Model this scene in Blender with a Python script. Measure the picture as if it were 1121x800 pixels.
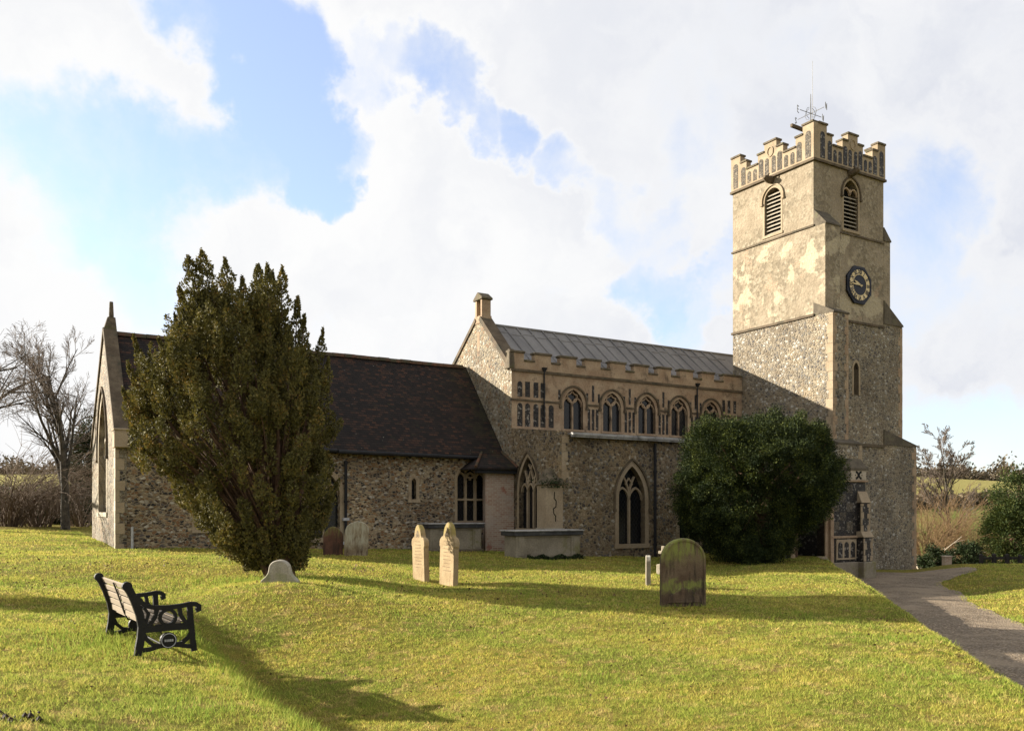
import bpy, bmesh, math, random
import numpy as np
from mathutils import Vector, Matrix

for o in list(bpy.data.objects):
    bpy.data.objects.remove(o)
SC = bpy.context.scene
COL = SC.collection
random.seed(7)
RNG = np.random.default_rng(7)
R = math.radians

# ------------------------------------------------------------------ camera
EYE = 1.65
FPX, HORIZON, CENTRE = 940.0, 557.0, 560.5      # focal length and horizon of the 1121 px wide photograph
cam_d = bpy.data.cameras.new('camera')
cam_d.sensor_width = 36.0
cam_d.lens = 36.0 * FPX / 1121.0
cam_d.shift_y = (HORIZON - 400.0) / 1121.0
cam_d.clip_start = 0.1
cam_d.clip_end = 4000
cam = bpy.data.objects.new('camera', cam_d)
cam.location = (0, 0, EYE)
cam.rotation_euler = (R(90), 0, 0)
COL.objects.link(cam)
SC.camera = cam

# ------------------------------------------------------------------ light
SUN_EL, SUN_AZ = 18.8, -14.0                     # light travels towards world angle SUN_AZ (0 = +X)
sd = bpy.data.lights.new('sun', 'SUN')
sd.energy = 5.0
sd.angle = R(0.5)
sd.color = (1.0, 0.91, 0.775)
sun = bpy.data.objects.new('sun', sd)
sun.location = (-40, 10, 40)
ldir = Vector((math.cos(R(SUN_EL)) * math.cos(R(SUN_AZ)), math.cos(R(SUN_EL)) * math.sin(R(SUN_AZ)), -math.sin(R(SUN_EL))))
sun.rotation_euler = ldir.to_track_quat('-Z', 'Y').to_euler()
COL.objects.link(sun)

SC.view_settings.view_transform = 'Standard'
SC.view_settings.look = 'None'
SC.view_settings.exposure = 1.5
SC.view_settings.gamma = 1.0
SC.view_settings.use_curve_mapping = False
SC.cycles.max_bounces = 6
SC.cycles.transparent_max_bounces = 8
SC.cycles.sample_clamp_indirect = 4.0
try:
    SC.cycles.use_denoising = True
except Exception:
    pass


class NT:
    """tiny node-tree writer"""
    def __init__(self, tree):
        self.t = tree
        for n in list(tree.nodes):
            tree.nodes.remove(n)

    def n(self, typ, **kw):
        nd = self.t.nodes.new(typ)
        for k, v in kw.items():
            if k.startswith('i_'):
                key = k[2:]
                self.put(nd, int(key) if key.isdigit() else key.replace('_', ' '), v)
            else:
                setattr(nd, k, v)
        return nd

    def put(self, nd, key, v):
        s = nd.inputs[key]
        if isinstance(v, bpy.types.NodeSocket):
            self.t.links.new(v, s)
        elif isinstance(v, bpy.types.Node):
            self.t.links.new(v.outputs[0], s)
        else:
            if isinstance(v, (tuple, list)) and len(v) == 3 and s.type == 'RGBA':
                v = (*v, 1.0)
            s.default_value = v

    def math(self, op, a, b=0.0, c=None, clamp=False):
        nd = self.n('ShaderNodeMath', operation=op, use_clamp=clamp)
        self.put(nd, 0, a)
        self.put(nd, 1, b)
        if c is not None:
            self.put(nd, 2, c)
        return nd.outputs[0]

    def mix(self, fac, a, b, blend='MIX'):
        nd = self.n('ShaderNodeMix', data_type='RGBA', blend_type=blend)
        self.put(nd, 0, fac)
        self.put(nd, 6, a)
        self.put(nd, 7, b)
        return nd.outputs[2]

    def ramp(self, fac, stops, interp='LINEAR'):
        nd = self.n('ShaderNodeValToRGB')
        cr = nd.color_ramp
        cr.interpolation = interp
        while len(cr.elements) < len(stops):
            cr.elements.new(0.5)
        for e, (p, c) in zip(cr.elements, stops):
            e.position = p
            e.color = (*c, 1) if len(c) == 3 else c
        self.put(nd, 0, fac)
        return nd.outputs[0]

    def step(self, x, lo, hi):
        nd = self.n('ShaderNodeMapRange', interpolation_type='SMOOTHSTEP')
        self.put(nd, 0, x)
        self.put(nd, 1, lo)
        self.put(nd, 2, hi)
        return nd.outputs[0]

    def noise(self, vec, scale, detail=4.0, rough=0.55, dist=0.0):
        nd = self.n('ShaderNodeTexNoise', i_Scale=scale, i_Detail=detail, i_Roughness=rough, i_Distortion=dist)
        if vec is not None:
            self.put(nd, 'Vector', vec)
        return nd

    def scale(self, vec, s):
        nd = self.n('ShaderNodeMapping')
        self.put(nd, 'Vector', vec)
        nd.inputs['Scale'].default_value = s
        return nd.outputs[0]


# ------------------------------------------------------------------ sky
world = bpy.data.worlds.new('World')
SC.world = world
world.use_nodes = True
w = NT(world.node_tree)
out = w.n('ShaderNodeOutputWorld')
bg = w.n('ShaderNodeBackground')
w.put(out, 0, bg)
sky = w.n('ShaderNodeTexSky', sky_type='NISHITA', sun_disc=False, sun_elevation=R(SUN_EL),
          sun_rotation=R(270.0 - SUN_AZ), air_density=1.0, dust_density=0.6, ozone_density=1.6)
skyc = w.mix(1.0, sky.outputs[0], (0.60, 0.62, 0.72), 'MULTIPLY')
geo = w.n('ShaderNodeTexCoord')
dirv = geo.outputs['Generated']
# clear gaps between the clouds, each a soft spot on the sky dome: (photo x, y, radius in degrees, depth)
GAPS = [(215, 5, 3.5, .55), (250, 35, 4, .8), (285, 65, 4.2, .9), (312, 100, 4, .95), (300, 140, 3.6, .9), (330, 185, 3.2, .9), (290, 180, 3, .7), (350, 130, 2.6, .6),
        (240, 185, 4, .7), (190, 180, 4, .65), (130, 195, 5, .75), (70, 185, 5, .75), (20, 160, 4.5, .6), (170, 225, 3.5, .5), (10, 205, 3, .4),
        (110, 275, 4.5, .7), (150, 320, 4, .65), (60, 270, 4, .6), (15, 285, 3, .45), (190, 290, 3, .4), (95, 310, 3, .4),
        (340, 50, 2.4, .4), (378, 55, 2.6, .55), (420, 66, 2.6, .62), (462, 82, 2.6, .68), (503, 98, 2.6, .7), (545, 120, 2.6, .72), (587, 145, 2.5, .75), (630, 178, 2.4, .65), (665, 212, 2.4, .5),
        (395, 80, 2.2, .5), (610, 110, 3, .3),
        (695, 308, 2.8, .66), (728, 330, 3.0, .74), (712, 285, 2.4, .55), (755, 352, 2.6, .62), (690, 235, 3.2, .5), (720, 255, 2.6, .45), (605, 60, 3, .3), (785, 320, 3, .5),
        (180, 350, 3, .5), (250, 350, 2.6, .35), (360, 370, 2.4, .3), (690, 150, 4, .3),
        (1010, 235, 4.5, .62), (1000, 300, 4.5, .58), (990, 180, 3.5, .4), (1060, 330, 4, .4), (770, 120, 4, .35), (840, 60, 5, .3), (1040, 475, 5, .7), (1105, 500, 5, .65), (1000, 455, 4, .55), (780, 190, 4, .4), (1090, 120, 5, .15)]
wn = w.noise(dirv, 5.0, 6.0, 0.6)
wn2 = w.noise(dirv, 16.0, 5.0, 0.6)
wv1 = w.n('ShaderNodeVectorMath', operation='SUBTRACT')
w.put(wv1, 0, wn.outputs[1])
wv1.inputs[1].default_value = (.5, .5, .5)
wv2 = w.n('ShaderNodeVectorMath', operation='MULTIPLY_ADD')
w.put(wv2, 0, wv1)
wv2.inputs[1].default_value = (.22, .22, .22)
w.put(wv2, 2, dirv)
wv3 = w.n('ShaderNodeVectorMath', operation='SUBTRACT')
w.put(wv3, 0, wn2.outputs[1])
wv3.inputs[1].default_value = (.5, .5, .5)
wv4 = w.n('ShaderNodeVectorMath', operation='MULTIPLY_ADD')
w.put(wv4, 0, wv3)
wv4.inputs[1].default_value = (.07, .07, .07)
w.put(wv4, 2, wv2)
wnorm = w.n('ShaderNodeVectorMath', operation='NORMALIZE')
w.put(wnorm, 0, wv4)
nz = w.noise(dirv, 3.2, 9.0, 0.62, 0.35)
nz2 = w.noise(dirv, 11.0, 8.0, 0.62, 0.3)
cover = w.math('ADD', w.math('MULTIPLY', w.math('SUBTRACT', nz.outputs[0], 0.5), 1.5),
               w.math('MULTIPLY', w.math('SUBTRACT', nz2.outputs[0], 0.5), 1.0))
acc = None
for (px, py, rad, amt) in GAPS:
    d = Vector(((px - CENTRE) / FPX, 1.0, (HORIZON - py) / FPX)).normalized()
    dot = w.n('ShaderNodeVectorMath', operation='DOT_PRODUCT')
    w.put(dot, 0, wnorm)
    dot.inputs[1].default_value = d
    s = w.step(dot.outputs['Value'], math.cos(R(rad * 1.05)), math.cos(R(rad * 0.25)))
    s = w.math('MULTIPLY', s, amt)
    acc = s if acc is None else w.math('SMOOTH_MAX', acc, s, 0.25)
dens = w.math('ADD', w.math('SUBTRACT', 0.80, w.math('MULTIPLY', acc, 1.15)), w.math('MULTIPLY', cover, 0.62))
cloud = w.math('MULTIPLY_ADD', w.step(dens, -0.18, 0.46), 0.74, 0.26)
# clouds: bright towards the sun (left), greyer to the right and where thick
sep = w.n('ShaderNodeSeparateXYZ')
w.put(sep, 0, dirv)
side = w.step(sep.outputs[0], -0.15, 0.55)
north = w.step(sep.outputs[1], -0.2, 0.5)
nz3 = w.noise(wnorm.outputs[0], 5.0, 7.0, 0.58, 0.3)
thick = w.math('MULTIPLY', w.step(nz3.outputs[0], 0.38, 0.66), w.step(dens, 0.15, 0.75))
grey = w.math('MULTIPLY', w.math('ADD', w.math('MULTIPLY', side, 0.55), 0.52), thick)
grey = w.math('ADD', grey, w.math('MULTIPLY', side, 0.42), clamp=True)
cloudc = w.mix(grey, (0.350, 0.350, 0.350), (0.272, 0.280, 0.304))
cloudc = w.mix(north, (0.30, 0.30, 0.305), cloudc)
cloudc = w.mix(1.0, cloudc, (6.667, 6.667, 6.667), 'MULTIPLY')
w.put(bg, 0, w.mix(cloud, skyc, cloudc))
bg.inputs[1].default_value = 0.15


# ------------------------------------------------------------------ terrain
def sst(lo, hi, x):
    t = np.clip((np.asarray(x, float) - lo) / (hi - lo), 0, 1)
    return t * t * (3 - 2 * t)


BROW = [(-0.2, 4.2), (-1.4, 6.2), (-2.3, 7.6), (-3.35, 9.5), (-5.2, 12.5), (-8.0, 17.0), (-13, 25)]


def brow_dist(x, y):
    bx = np.interp(y, [p[1] for p in BROW], [p[0] for p in BROW])
    return (bx - x) * 0.87


def path_centre(y):
    return 7.75 + (np.asarray(y) - 13.0) * 0.262 + 0.9 * sst(24, 36, y)


def ground_z(x, y):
    x = np.asarray(x, float)
    y = np.asarray(y, float)
    d = brow_dist(x, y)
    fg = -0.42 + 0.44 * sst(-0.72, 0.12, d) + 0.22 * sst(1.0, 3.6, -d) + 0.115 * np.clip(d - 0.15, 0, 7)
    fg = fg + 0.03 * np.clip(x - 1.0, 0, 4)
    bgz = np.where(x < 0, 0.20 - 0.032 * np.maximum(x, -40), 0.2 - 0.04 * np.clip(x, 0, 5))
    bgz = bgz + 0.08 * sst(5, 7, x)
    s = sst(8.5, 20, y)
    z = fg * (1 - s) + bgz * s
    e = x - (path_centre(y) - 1.27)
    pz = np.interp(y, [0, 10, 20, 28, 60], [-0.42, -0.47, -0.56, -0.66, -0.75])
    k = sst(-0.38, 0.12, e)
    z = z * (1 - k) + pz * k
    e2 = x - (path_centre(y) + 1.2)
    z = z + 0.22 * sst(0, 2.6, e2) * sst(3, 10, y)
    right = sst(-4, 6, x)
    z = z - right * (0.1 * np.clip(y - 33, 0, 45) + 0.03 * np.clip(y - 78, 0, 60))
    z = z - (1 - right) * 0.02 * np.clip(y - 45, 0, 100)
    z = z + 24.0 * sst(130, 430, y) + 5 * np.sin(x * 0.011 + 1.0) * sst(160, 380, y)
    z = z - 0.17 * np.exp(-((x + 1.3) / 2.6) ** 2 - ((y - 19.0) / 3.2) ** 2)
    z = z + 0.40 * np.exp(-((x + 3.95) / 1.9) ** 2 - ((y - 13.9) / 2.3) ** 2)
    near = 1 - sst(40, 70, y)
    z = z + near * (0.018 * np.sin(x * 1.7 + 0.6 * y) * np.sin(y * 1.3 - 0.4 * x) + 0.012 * np.sin(3.1 * x + 1.3) * np.cos(2.7 * y))
    return z


def at(px, py, lift=0.0):
    """ground point under a photograph pixel"""
    dx, dz = (px - CENTRE) / FPX, (HORIZON - py) / FPX
    y = 3.0
    while y < 400:
        if EYE + dz * y <= float(ground_z(dx * y, y)) + lift:
            break
        y += 0.02
    return Vector((dx * y, y, float(ground_z(dx * y, y))))


def new_mesh_obj(name, verts, faces, mat=None, parent=None, loc=(0, 0, 0), smooth=False):
    me = bpy.data.meshes.new(name)
    v = np.asarray(verts, np.float32).reshape(-1, 3)
    if isinstance(faces, np.ndarray):
        k = faces.shape[1]
        me.vertices.add(len(v))
        me.vertices.foreach_set('co', v.ravel())
        me.loops.add(faces.size)
        me.loops.foreach_set('vertex_index', faces.astype(np.int32).ravel())
        me.polygons.add(len(faces))
        me.polygons.foreach_set('loop_start', np.arange(0, faces.size, k, dtype=np.int32))
        me.polygons.foreach_set('loop_total', np.full(len(faces), k, np.int32))
        me.update(calc_edges=True)
    else:
        me.from_pydata([tuple(map(float, p)) for p in v], [], faces)
    if smooth:
        me.polygons.foreach_set('use_smooth', np.ones(len(me.polygons), bool))
    if mat:
        me.materials.append(mat)
    ob = bpy.data.objects.new(name, me)
    ob.location = loc
    COL.objects.link(ob)
    if parent:
        ob.parent = parent
    return ob


def tag(o, label=None, cat=None, group=None, kind=None):
    if label:
        o['label'] = label
    if cat:
        o['category'] = cat
    if group:
        o['group'] = group
    if kind:
        o['kind'] = kind
    return o


def empty(name, loc, rz=0.0, label=None, cat=None, group=None):
    o = bpy.data.objects.new(name, None)
    o.empty_display_size = 0.2
    o.location = loc
    o.rotation_euler = (0, 0, rz)
    COL.objects.link(o)
    return tag(o, label, cat, group)


# ------------------------------------------------------------------ materials
def newmat(name):
    m = bpy.data.materials.new(name)
    m.use_nodes = True
    t = NT(m.node_tree)
    o = t.n('ShaderNodeOutputMaterial')
    b = t.n('ShaderNodeBsdfPrincipled')
    t.put(o, 0, b.outputs[0])
    b.inputs['Roughness'].default_value = 0.9
    b.inputs['Specular IOR Level'].default_value = 0.25
    tc = t.n('ShaderNodeTexCoord')
    return m, t, b, tc.outputs['Object']


def bump(t, b, h, strength=0.5, dist=0.03):
    bn = t.n('ShaderNodeBump', i_Strength=strength, i_Distance=dist)
    t.put(bn, 'Height', h)
    t.put(b, 'Normal', bn)


def flint(name, palette, mortar, scale=(7.0, 7.0, 9.0), mortar_w=0.09, tint=None, bstr=0.8, k=.72):
    palette = [tuple(c * k for c in p) for p in palette]
    mortar = tuple(c * k for c in mortar)
    tint = tuple(c * k for c in tint) if tint else None
    m, t, b, co = newmat(name)
    warp = t.noise(co, 5.0, 2.0)
    v1 = t.n('ShaderNodeVectorMath', operation='MULTIPLY_ADD')
    t.put(v1, 0, warp.outputs[1])
    v1.inputs[1].default_value = (0.1, 0.1, 0.1)
    t.put(v1, 2, co)
    sc = t.scale(v1.outputs[0], scale)
    vo = t.n('ShaderNodeTexVoronoi', i_Scale=1.0, i_Randomness=1.0)
    t.put(vo, 'Vector', sc)
    ve = t.n('ShaderNodeTexVoronoi', feature='DISTANCE_TO_EDGE', i_Scale=1.0)
    t.put(ve, 'Vector', sc)
    sx = t.n('ShaderNodeSeparateColor')
    t.put(sx, 0, vo.outputs['Color'])
    n = len(palette)
    stone = t.ramp(sx.outputs[0], [((i + 0.0) / n, c) for i, c in enumerate(palette)], 'CONSTANT')
    fine = t.noise(co, 40.0, 3.0)
    stone = t.mix(0.35, stone, t.mix(1.0, stone, t.ramp(fine.outputs[0], [(0.3, (0.45, 0.45, 0.45)), (0.7, (1.5, 1.5, 1.5))]), 'MULTIPLY'))
    em = t.step(ve.outputs['Distance'], mortar_w * 0.5, mortar_w * 1.6)
    mo = t.mix(t.step(fine.outputs[0], 0.35, 0.7), tuple(c * 0.78 for c in mortar), mortar)
    col = t.mix(em, mo, stone)
    big = t.noise(co, 0.55, 5.0, 0.6)
    col = t.mix(0.7, col, t.mix(1.0, col, t.ramp(big.outputs[0], [(0.3, (0.5, 0.45, 0.40)), (0.5, (1, 1, 1)), (0.7, (1.5, 1.4, 1.22))]), 'MULTIPLY'))
    if tint:
        mid = t.noise(co, 1.4, 4.0)
        col = t.mix(t.math('MULTIPLY', t.step(mid.outputs[0], 0.5, 0.75), 0.55), col, tint)
    t.put(b, 'Base Color', col)
    h = t.math('ADD', em, t.math('MULTIPLY', fine.outputs[0], 0.4))
    bump(t, b, h, min(1.0, bstr * 1.25), 0.045)
    b.inputs['Roughness'].default_value = 0.75
    return m


def plain(name, c1, c2, nscale=3.0, rough=0.85, fine=30.0, stain=None, stain_at=(0.55, 0.75), bstr=0.3, spec=0.25, metal=0.0):
    m, t, b, co = newmat(name)
    n1 = t.noise(co, nscale, 5.0, 0.6)
    n2 = t.noise(co, fine, 3.0)
    col = t.mix(t.step(n1.outputs[0], 0.33, 0.67), c1, c2)
    col = t.mix(0.5, col, t.mix(1.0, col, t.ramp(n2.outputs[0], [(0.25, (0.55, 0.55, 0.55)), (0.75, (1.45, 1.45, 1.45))]), 'MULTIPLY'))
    if stain:
        n3 = t.noise(co, nscale * 0.8, 6.0, 0.68, 0.4)
        col = t.mix(t.step(n3.outputs[0], *stain_at), col, stain)
    t.put(b, 'Base Color', col)
    b.inputs['Roughness'].default_value = rough
    b.inputs['Specular IOR Level'].default_value = spec
    b.inputs['Metallic'].default_value = metal
    bump(t, b, t.math('ADD', n2.outputs[0], n1.outputs[0]), bstr, 0.02)
    return m


M = {}
# warm rubble flint of the chancel, greyer pebbles of the aisle and tower
M['chancel_flint'] = flint('chancel_flint', [(.09, .06, .04), (.34, .25, .155), (.035, .032, .032), (.42, .34, .22), (.22, .12, .06), (.13, .11, .095), (.50, .45, .37), (.30, .18, .09)],
                           (.40, .32, .21), (9.0, 9.0, 16.0), 0.09, k=.88)
M['aisle_flint'] = flint('aisle_flint', [(.12, .09, .06), (.27, .20, .12), (.07, .06, .055), (.33, .26, .17), (.20, .14, .085), (.14, .13, .12), (.42, .38, .31)],
                         (.31, .245, .155), (8.5, 8.5, 9.5), 0.12, (.25, .17, .09), k=.84)
M['gable_flint'] = flint('gable_flint', [(.20, .165, .12), (.40, .34, .24), (.09, .08, .075), (.44, .39, .29), (.32, .19, .11), (.22, .20, .17), (.54, .50, .42)],
                         (.46, .39, .27), (8.0, 8.0, 9.0), 0.12, (.40, .26, .15), k=.62)
M['tower_flint'] = flint('tower_flint', [(.20, .17, .13), (.36, .31, .235), (.115, .105, .10), (.42, .37, .28), (.26, .205, .14), (.22, .205, .18), (.54, .51, .45), (.16, .14, .12)],
                         (.40, .34, .245), (8.0, 8.0, 9.0), 0.13, (.30, .235, .15))


def plaster(name, flinty):
    m, t, b, co = newmat(name)
    n1 = t.noise(co, 0.75, 6.0, 0.66, 0.5)
    n2 = t.noise(co, 1.1, 5.0, 0.62, 0.3)
    fine = t.noise(co, 22.0, 4.0)
    base = t.mix(t.step(n2.outputs[0], 0.38, 0.62), (0.232, 0.190, 0.134), (0.300, 0.250, 0.182))
    vo = t.n('ShaderNodeTexVoronoi', i_Scale=9.0)
    t.put(vo, 'Vector', co)
    sx = t.n('ShaderNodeSeparateColor')
    t.put(sx, 0, vo.outputs['Color'])
    peb = t.ramp(sx.outputs[0], [(0.0, (0.158, 0.132, 0.092)), (0.3, (0.244, 0.205, 0.145)), (0.55, (0.198, 0.165, 0.115)), (0.8, (0.290, 0.251, 0.185))], 'CONSTANT')
    col = t.mix(t.step(n1.outputs[0], 0.44 - flinty, 0.58 - flinty), base, t.mix(0.78, base, peb))
    n3 = t.noise(co, 0.85, 6.0, 0.6, 0.25)
    if flinty > 0.01:
        col = t.mix(t.math('MULTIPLY', t.step(n3.outputs[0], 0.53, 0.57), .85), col, (0.40, 0.345, 0.245))
        br = t.n('ShaderNodeTexBrick', i_Scale=1.0, i_Color1=(0.290, 0.178, 0.112), i_Color2=(0.330, 0.251, 0.178), i_Mortar=(0.330, 0.284, 0.205))
        br.inputs['Brick Width'].default_value = 0.22
        br.inputs['Row Height'].default_value = 0.075
        br.inputs['Mortar Size'].default_value = 0.014
        sw = t.n('ShaderNodeSeparateXYZ')
        t.put(sw, 0, co)
        cw = t.n('ShaderNodeCombineXYZ')
        t.put(cw, 0, sw.outputs[1])
        t.put(cw, 1, sw.outputs[2])
        t.put(br, 'Vector', cw.outputs[0])
        n4 = t.noise(co, 1.0, 4.0)
        col = t.mix(t.math('MULTIPLY', t.step(n4.outputs[0], 0.60, 0.66), 0.8), col, br.outputs[0])
    col = t.mix(0.6, col, t.mix(1.0, col, t.ramp(fine.outputs[0], [(0.25, (0.6, 0.6, 0.58)), (0.75, (1.4, 1.38, 1.35))]), 'MULTIPLY'))
    # rain streaks running down the wall
    st = t.noise(t.scale(co, (3.2, 3.2, 0.22)), 1.0, 4.0, 0.6)
    col = t.mix(t.math('MULTIPLY', t.step(st.outputs[0], 0.54, 0.74), 0.45), col, (0.132, 0.109, 0.073))
    t.put(b, 'Base Color', col)
    bump(t, b, t.math('ADD', fine.outputs[0], vo.outputs['Distance']), 0.45, 0.03)
    return m


M['plaster_patchy'] = plaster('plaster_patchy', 0.03)
M['plaster_top'] = plaster('plaster_top', 0.0075)
M['ashlar'] = plain('ashlar', (0.274, 0.211, 0.137), (0.333, 0.266, 0.181), 1.6, stain=(0.148, 0.111, 0.074), stain_at=(.58, .8))
M['ashlar_warm'] = plain('ashlar_warm', (.27, .185, .118), (.36, .27, .18), 2.2, fine=22, stain=(.11, .08, .055), stain_at=(.54, .72), bstr=.6)
M['ashlar_pale'] = plain('ashlar_pale', (0.370, 0.318, 0.237), (0.429, 0.377, 0.289), 1.6, stain=(0.222, 0.185, 0.133), stain_at=(.6, .8))
M['string_stone'] = plain('string_stone', (.075, .055, .035), (.13, .10, .065), 2.5, stain=(.05, .045, .03), stain_at=(.5, .66))
M['mossy_cap'] = plain('mossy_cap', (.075, .06, .042), (.15, .12, .08), 5.0, stain=(.085, .08, .032), stain_at=(.5, .66), bstr=.8)
M['weathering_tile'] = plain('weathering_tile', (.075, .062, .045), (.12, .10, .07), 4.0, stain=(.12, .12, .06), stain_at=(.55, .7), bstr=.8)
M['edge_highlight'] = plain('edge_highlight', (.26, .25, .24), (.36, .35, .33), 4.0, stain=(.12, .115, .11), stain_at=(.5, .7))  # paler than the lead: paints in the highlight along the edge
M['black_flint'] = flint('black_flint', [(.02, .02, .025), (.035, .033, .035), (.02, .02, .022), (.05, .045, .045), (.03, .03, .035), (.30, .28, .25), (.06, .055, .05)],
                         (.13, .11, .085), (13, 13, 15), 0.05)
M['black_flint'].node_tree.nodes['Principled BSDF'].inputs['Roughness'].default_value = 0.45
M['tower_panel'] = flint('tower_panel', [(.10, .09, .075), (.16, .145, .12), (.08, .075, .07), (.24, .21, .165), (.13, .115, .09)], (.24, .2, .15), (11, 11, 12), 0.08)
M['iron'] = plain('iron', (.006, .006, .007), (.010, .010, .011), 6.0, rough=.5, bstr=.1, spec=.25)
M['dark_metal'] = plain('dark_metal', (.014, .014, .016), (.022, .022, .024), 6.0, rough=.75, bstr=.1)
M['pale_metal'] = plain('pale_metal', (.35, .35, .36), (.45, .45, .46), 6.0, rough=.5, bstr=.1)
M['slab_shade'] = plain('slab_shade', (.03, .03, .032), (.06, .06, .06), 3.0, rough=.55, stain=(.16, .16, .14), stain_at=(.55, .75))
M['tomb_stone'] = plain('tomb_stone', (0.200, 0.170, 0.122), (0.274, 0.240, 0.178), 1.7, stain=(0.163, 0.148, 0.063), stain_at=(.52, .7), bstr=.5)
M['lead'] = None
m, t, b, co = newmat('lead')
n1 = t.noise(t.scale(co, (1.6, .35, .35)), 1.0, 5.0, .6)
n2 = t.noise(co, 9.0, 4.0)
col = t.mix(t.step(n1.outputs[0], .35, .68), (.135, .130, .130), (.195, .187, .182))
col = t.mix(t.math('MULTIPLY', t.step(n2.outputs[0], .5, .75), .5), col, (.23, .22, .205))
t.put(b, 'Base Color', col)
b.inputs['Roughness'].default_value = .75
bump(t, b, t.math('ADD', n1.outputs[0], n2.outputs[0]), .25, .03)
M['lead'] = m

m, t, b, co = newmat('glass')
n1 = t.noise(co, 6.0, 2.0)
sp = t.n('ShaderNodeSeparateXYZ')
t.put(sp, 0, co)
sm = t.math('ADD', sp.outputs[0], sp.outputs[1])
a1 = t.math('PINGPONG', t.math('ADD', sm, t.math('MULTIPLY', sp.outputs[2], .7)), .07)
a2 = t.math('PINGPONG', t.math('SUBTRACT', sm, t.math('MULTIPLY', sp.outputs[2], .7)), .07)
ln = t.step(t.math('MINIMUM', a1, a2), .004, .012)
t.put(b, 'Base Color', t.mix(ln, (.02, .02, .02), (.007, .008, .010)))
b.inputs['Roughness'].default_value = .22
b.inputs['Specular IOR Level'].default_value = .35
bump(t, b, n1.outputs[0], .25, .02)
M['glass'] = m


def tiles(name, dark, mid, hot, moss):
    m, t, b, co = newmat(name)
    sp = t.n('ShaderNodeSeparateXYZ')
    t.put(sp, 0, co)
    wv = t.noise(co, .7, 3.0)
    zz = t.math('ADD', sp.outputs[2], t.math('MULTIPLY', wv.outputs[0], .05))
    cm = t.n('ShaderNodeCombineXYZ')
    t.put(cm, 0, sp.outputs[0])
    t.put(cm, 1, zz)
    br = t.n('ShaderNodeTexBrick', offset=.5, i_Scale=1.0, i_Color1=(0, 0, 0), i_Color2=(1, 1, 1), i_Mortar=(0, 0, 0), i_Bias=0.0)
    br.inputs['Brick Width'].default_value = .165
    br.inputs['Row Height'].default_value = .082
    br.inputs['Mortar Size'].default_value = .008
    br.inputs['Mortar Smooth'].default_value = .3
    t.put(br, 'Vector', cm.outputs[0])
    sx = t.n('ShaderNodeSeparateColor')
    t.put(sx, 0, br.outputs[0])
    big = t.noise(co, .5, 5.0, .6)
    k = t.math('ADD', t.math('MULTIPLY', sx.outputs[0], .55), t.math('MULTIPLY', big.outputs[0], .5))
    col = t.ramp(k, [(.2, dark), (.52, mid), (.74, tuple(.5 * (a + c) for a, c in zip(mid, hot))), (.86, hot)])
    col = t.mix(br.outputs['Fac'], col, (.012, .01, .009))
    mo = t.noise(co, 2.6, 6.0, .7)
    edge = t.step(sp.outputs[0], -.9, .5)
    msk = t.math('ADD', t.step(mo.outputs[0], .60, .72), t.math('MULTIPLY', edge, t.step(mo.outputs[0], .42, .6)), clamp=True)
    col = t.mix(t.math('MULTIPLY', msk, .75), col, moss)
    wh = t.noise(co, 14.0, 2.0)
    col = t.mix(t.step(wh.outputs[0], .73, .78), col, (.22, .20, .17))
    t.put(b, 'Base Color', col)
    row = t.math('FRACT', t.math('DIVIDE', zz, .082))
    h = t.math('ADD', t.math('MULTIPLY', t.math('SUBTRACT', 1.0, row), 1.2), t.math('MULTIPLY', sx.outputs[0], .6))
    h = t.math('SUBTRACT', h, t.math('MULTIPLY', br.outputs['Fac'], .8))
    bump(t, b, h, 1.0, .025)
    return m


M['tiles'] = tiles('roof_tiles', (.008, .006, .0055), (.0155, .0105, .009), (.065, .029, .016), (.03, .027, .012))
M['ridge_tile'] = plain('ridge_tile', (.06, .032, .02), (.12, .055, .03), 4.0, stain=(.05, .045, .025), stain_at=(.42, .6))

m, t, b, co = newmat('old_brick')
sp = t.n('ShaderNodeSeparateXYZ')
t.put(sp, 0, co)
cm = t.n('ShaderNodeCombineXYZ')
t.put(cm, 0, t.math('ADD', sp.outputs[0], sp.outputs[1]))
t.put(cm, 1, sp.outputs[2])
br = t.n('ShaderNodeTexBrick', offset=.5, i_Scale=1.0, i_Color1=(.28, .15, .105), i_Color2=(.40, .30, .235), i_Mortar=(.42, .36, .28))
br.inputs['Brick Width'].default_value = .2
br.inputs['Row Height'].default_value = .068
br.inputs['Mortar Size'].default_value = .012
t.put(br, 'Vector', cm.outputs[0])
n1 = t.noise(co, 1.6, 5.0, .62)
col = t.mix(t.math('MULTIPLY', t.step(n1.outputs[0], .42, .62), .6), br.outputs[0], (.36, .31, .255))
n2 = t.noise(co, 3.0, 5.0, .62)
col = t.mix(t.math('MULTIPLY', t.step(n2.outputs[0], .58, .7), .8), col, (.28, .10, .065))
t.put(b, 'Base Color', col)
bump(t, b, br.outputs['Fac'], -.4, .02)
M['brick'] = m

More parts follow.
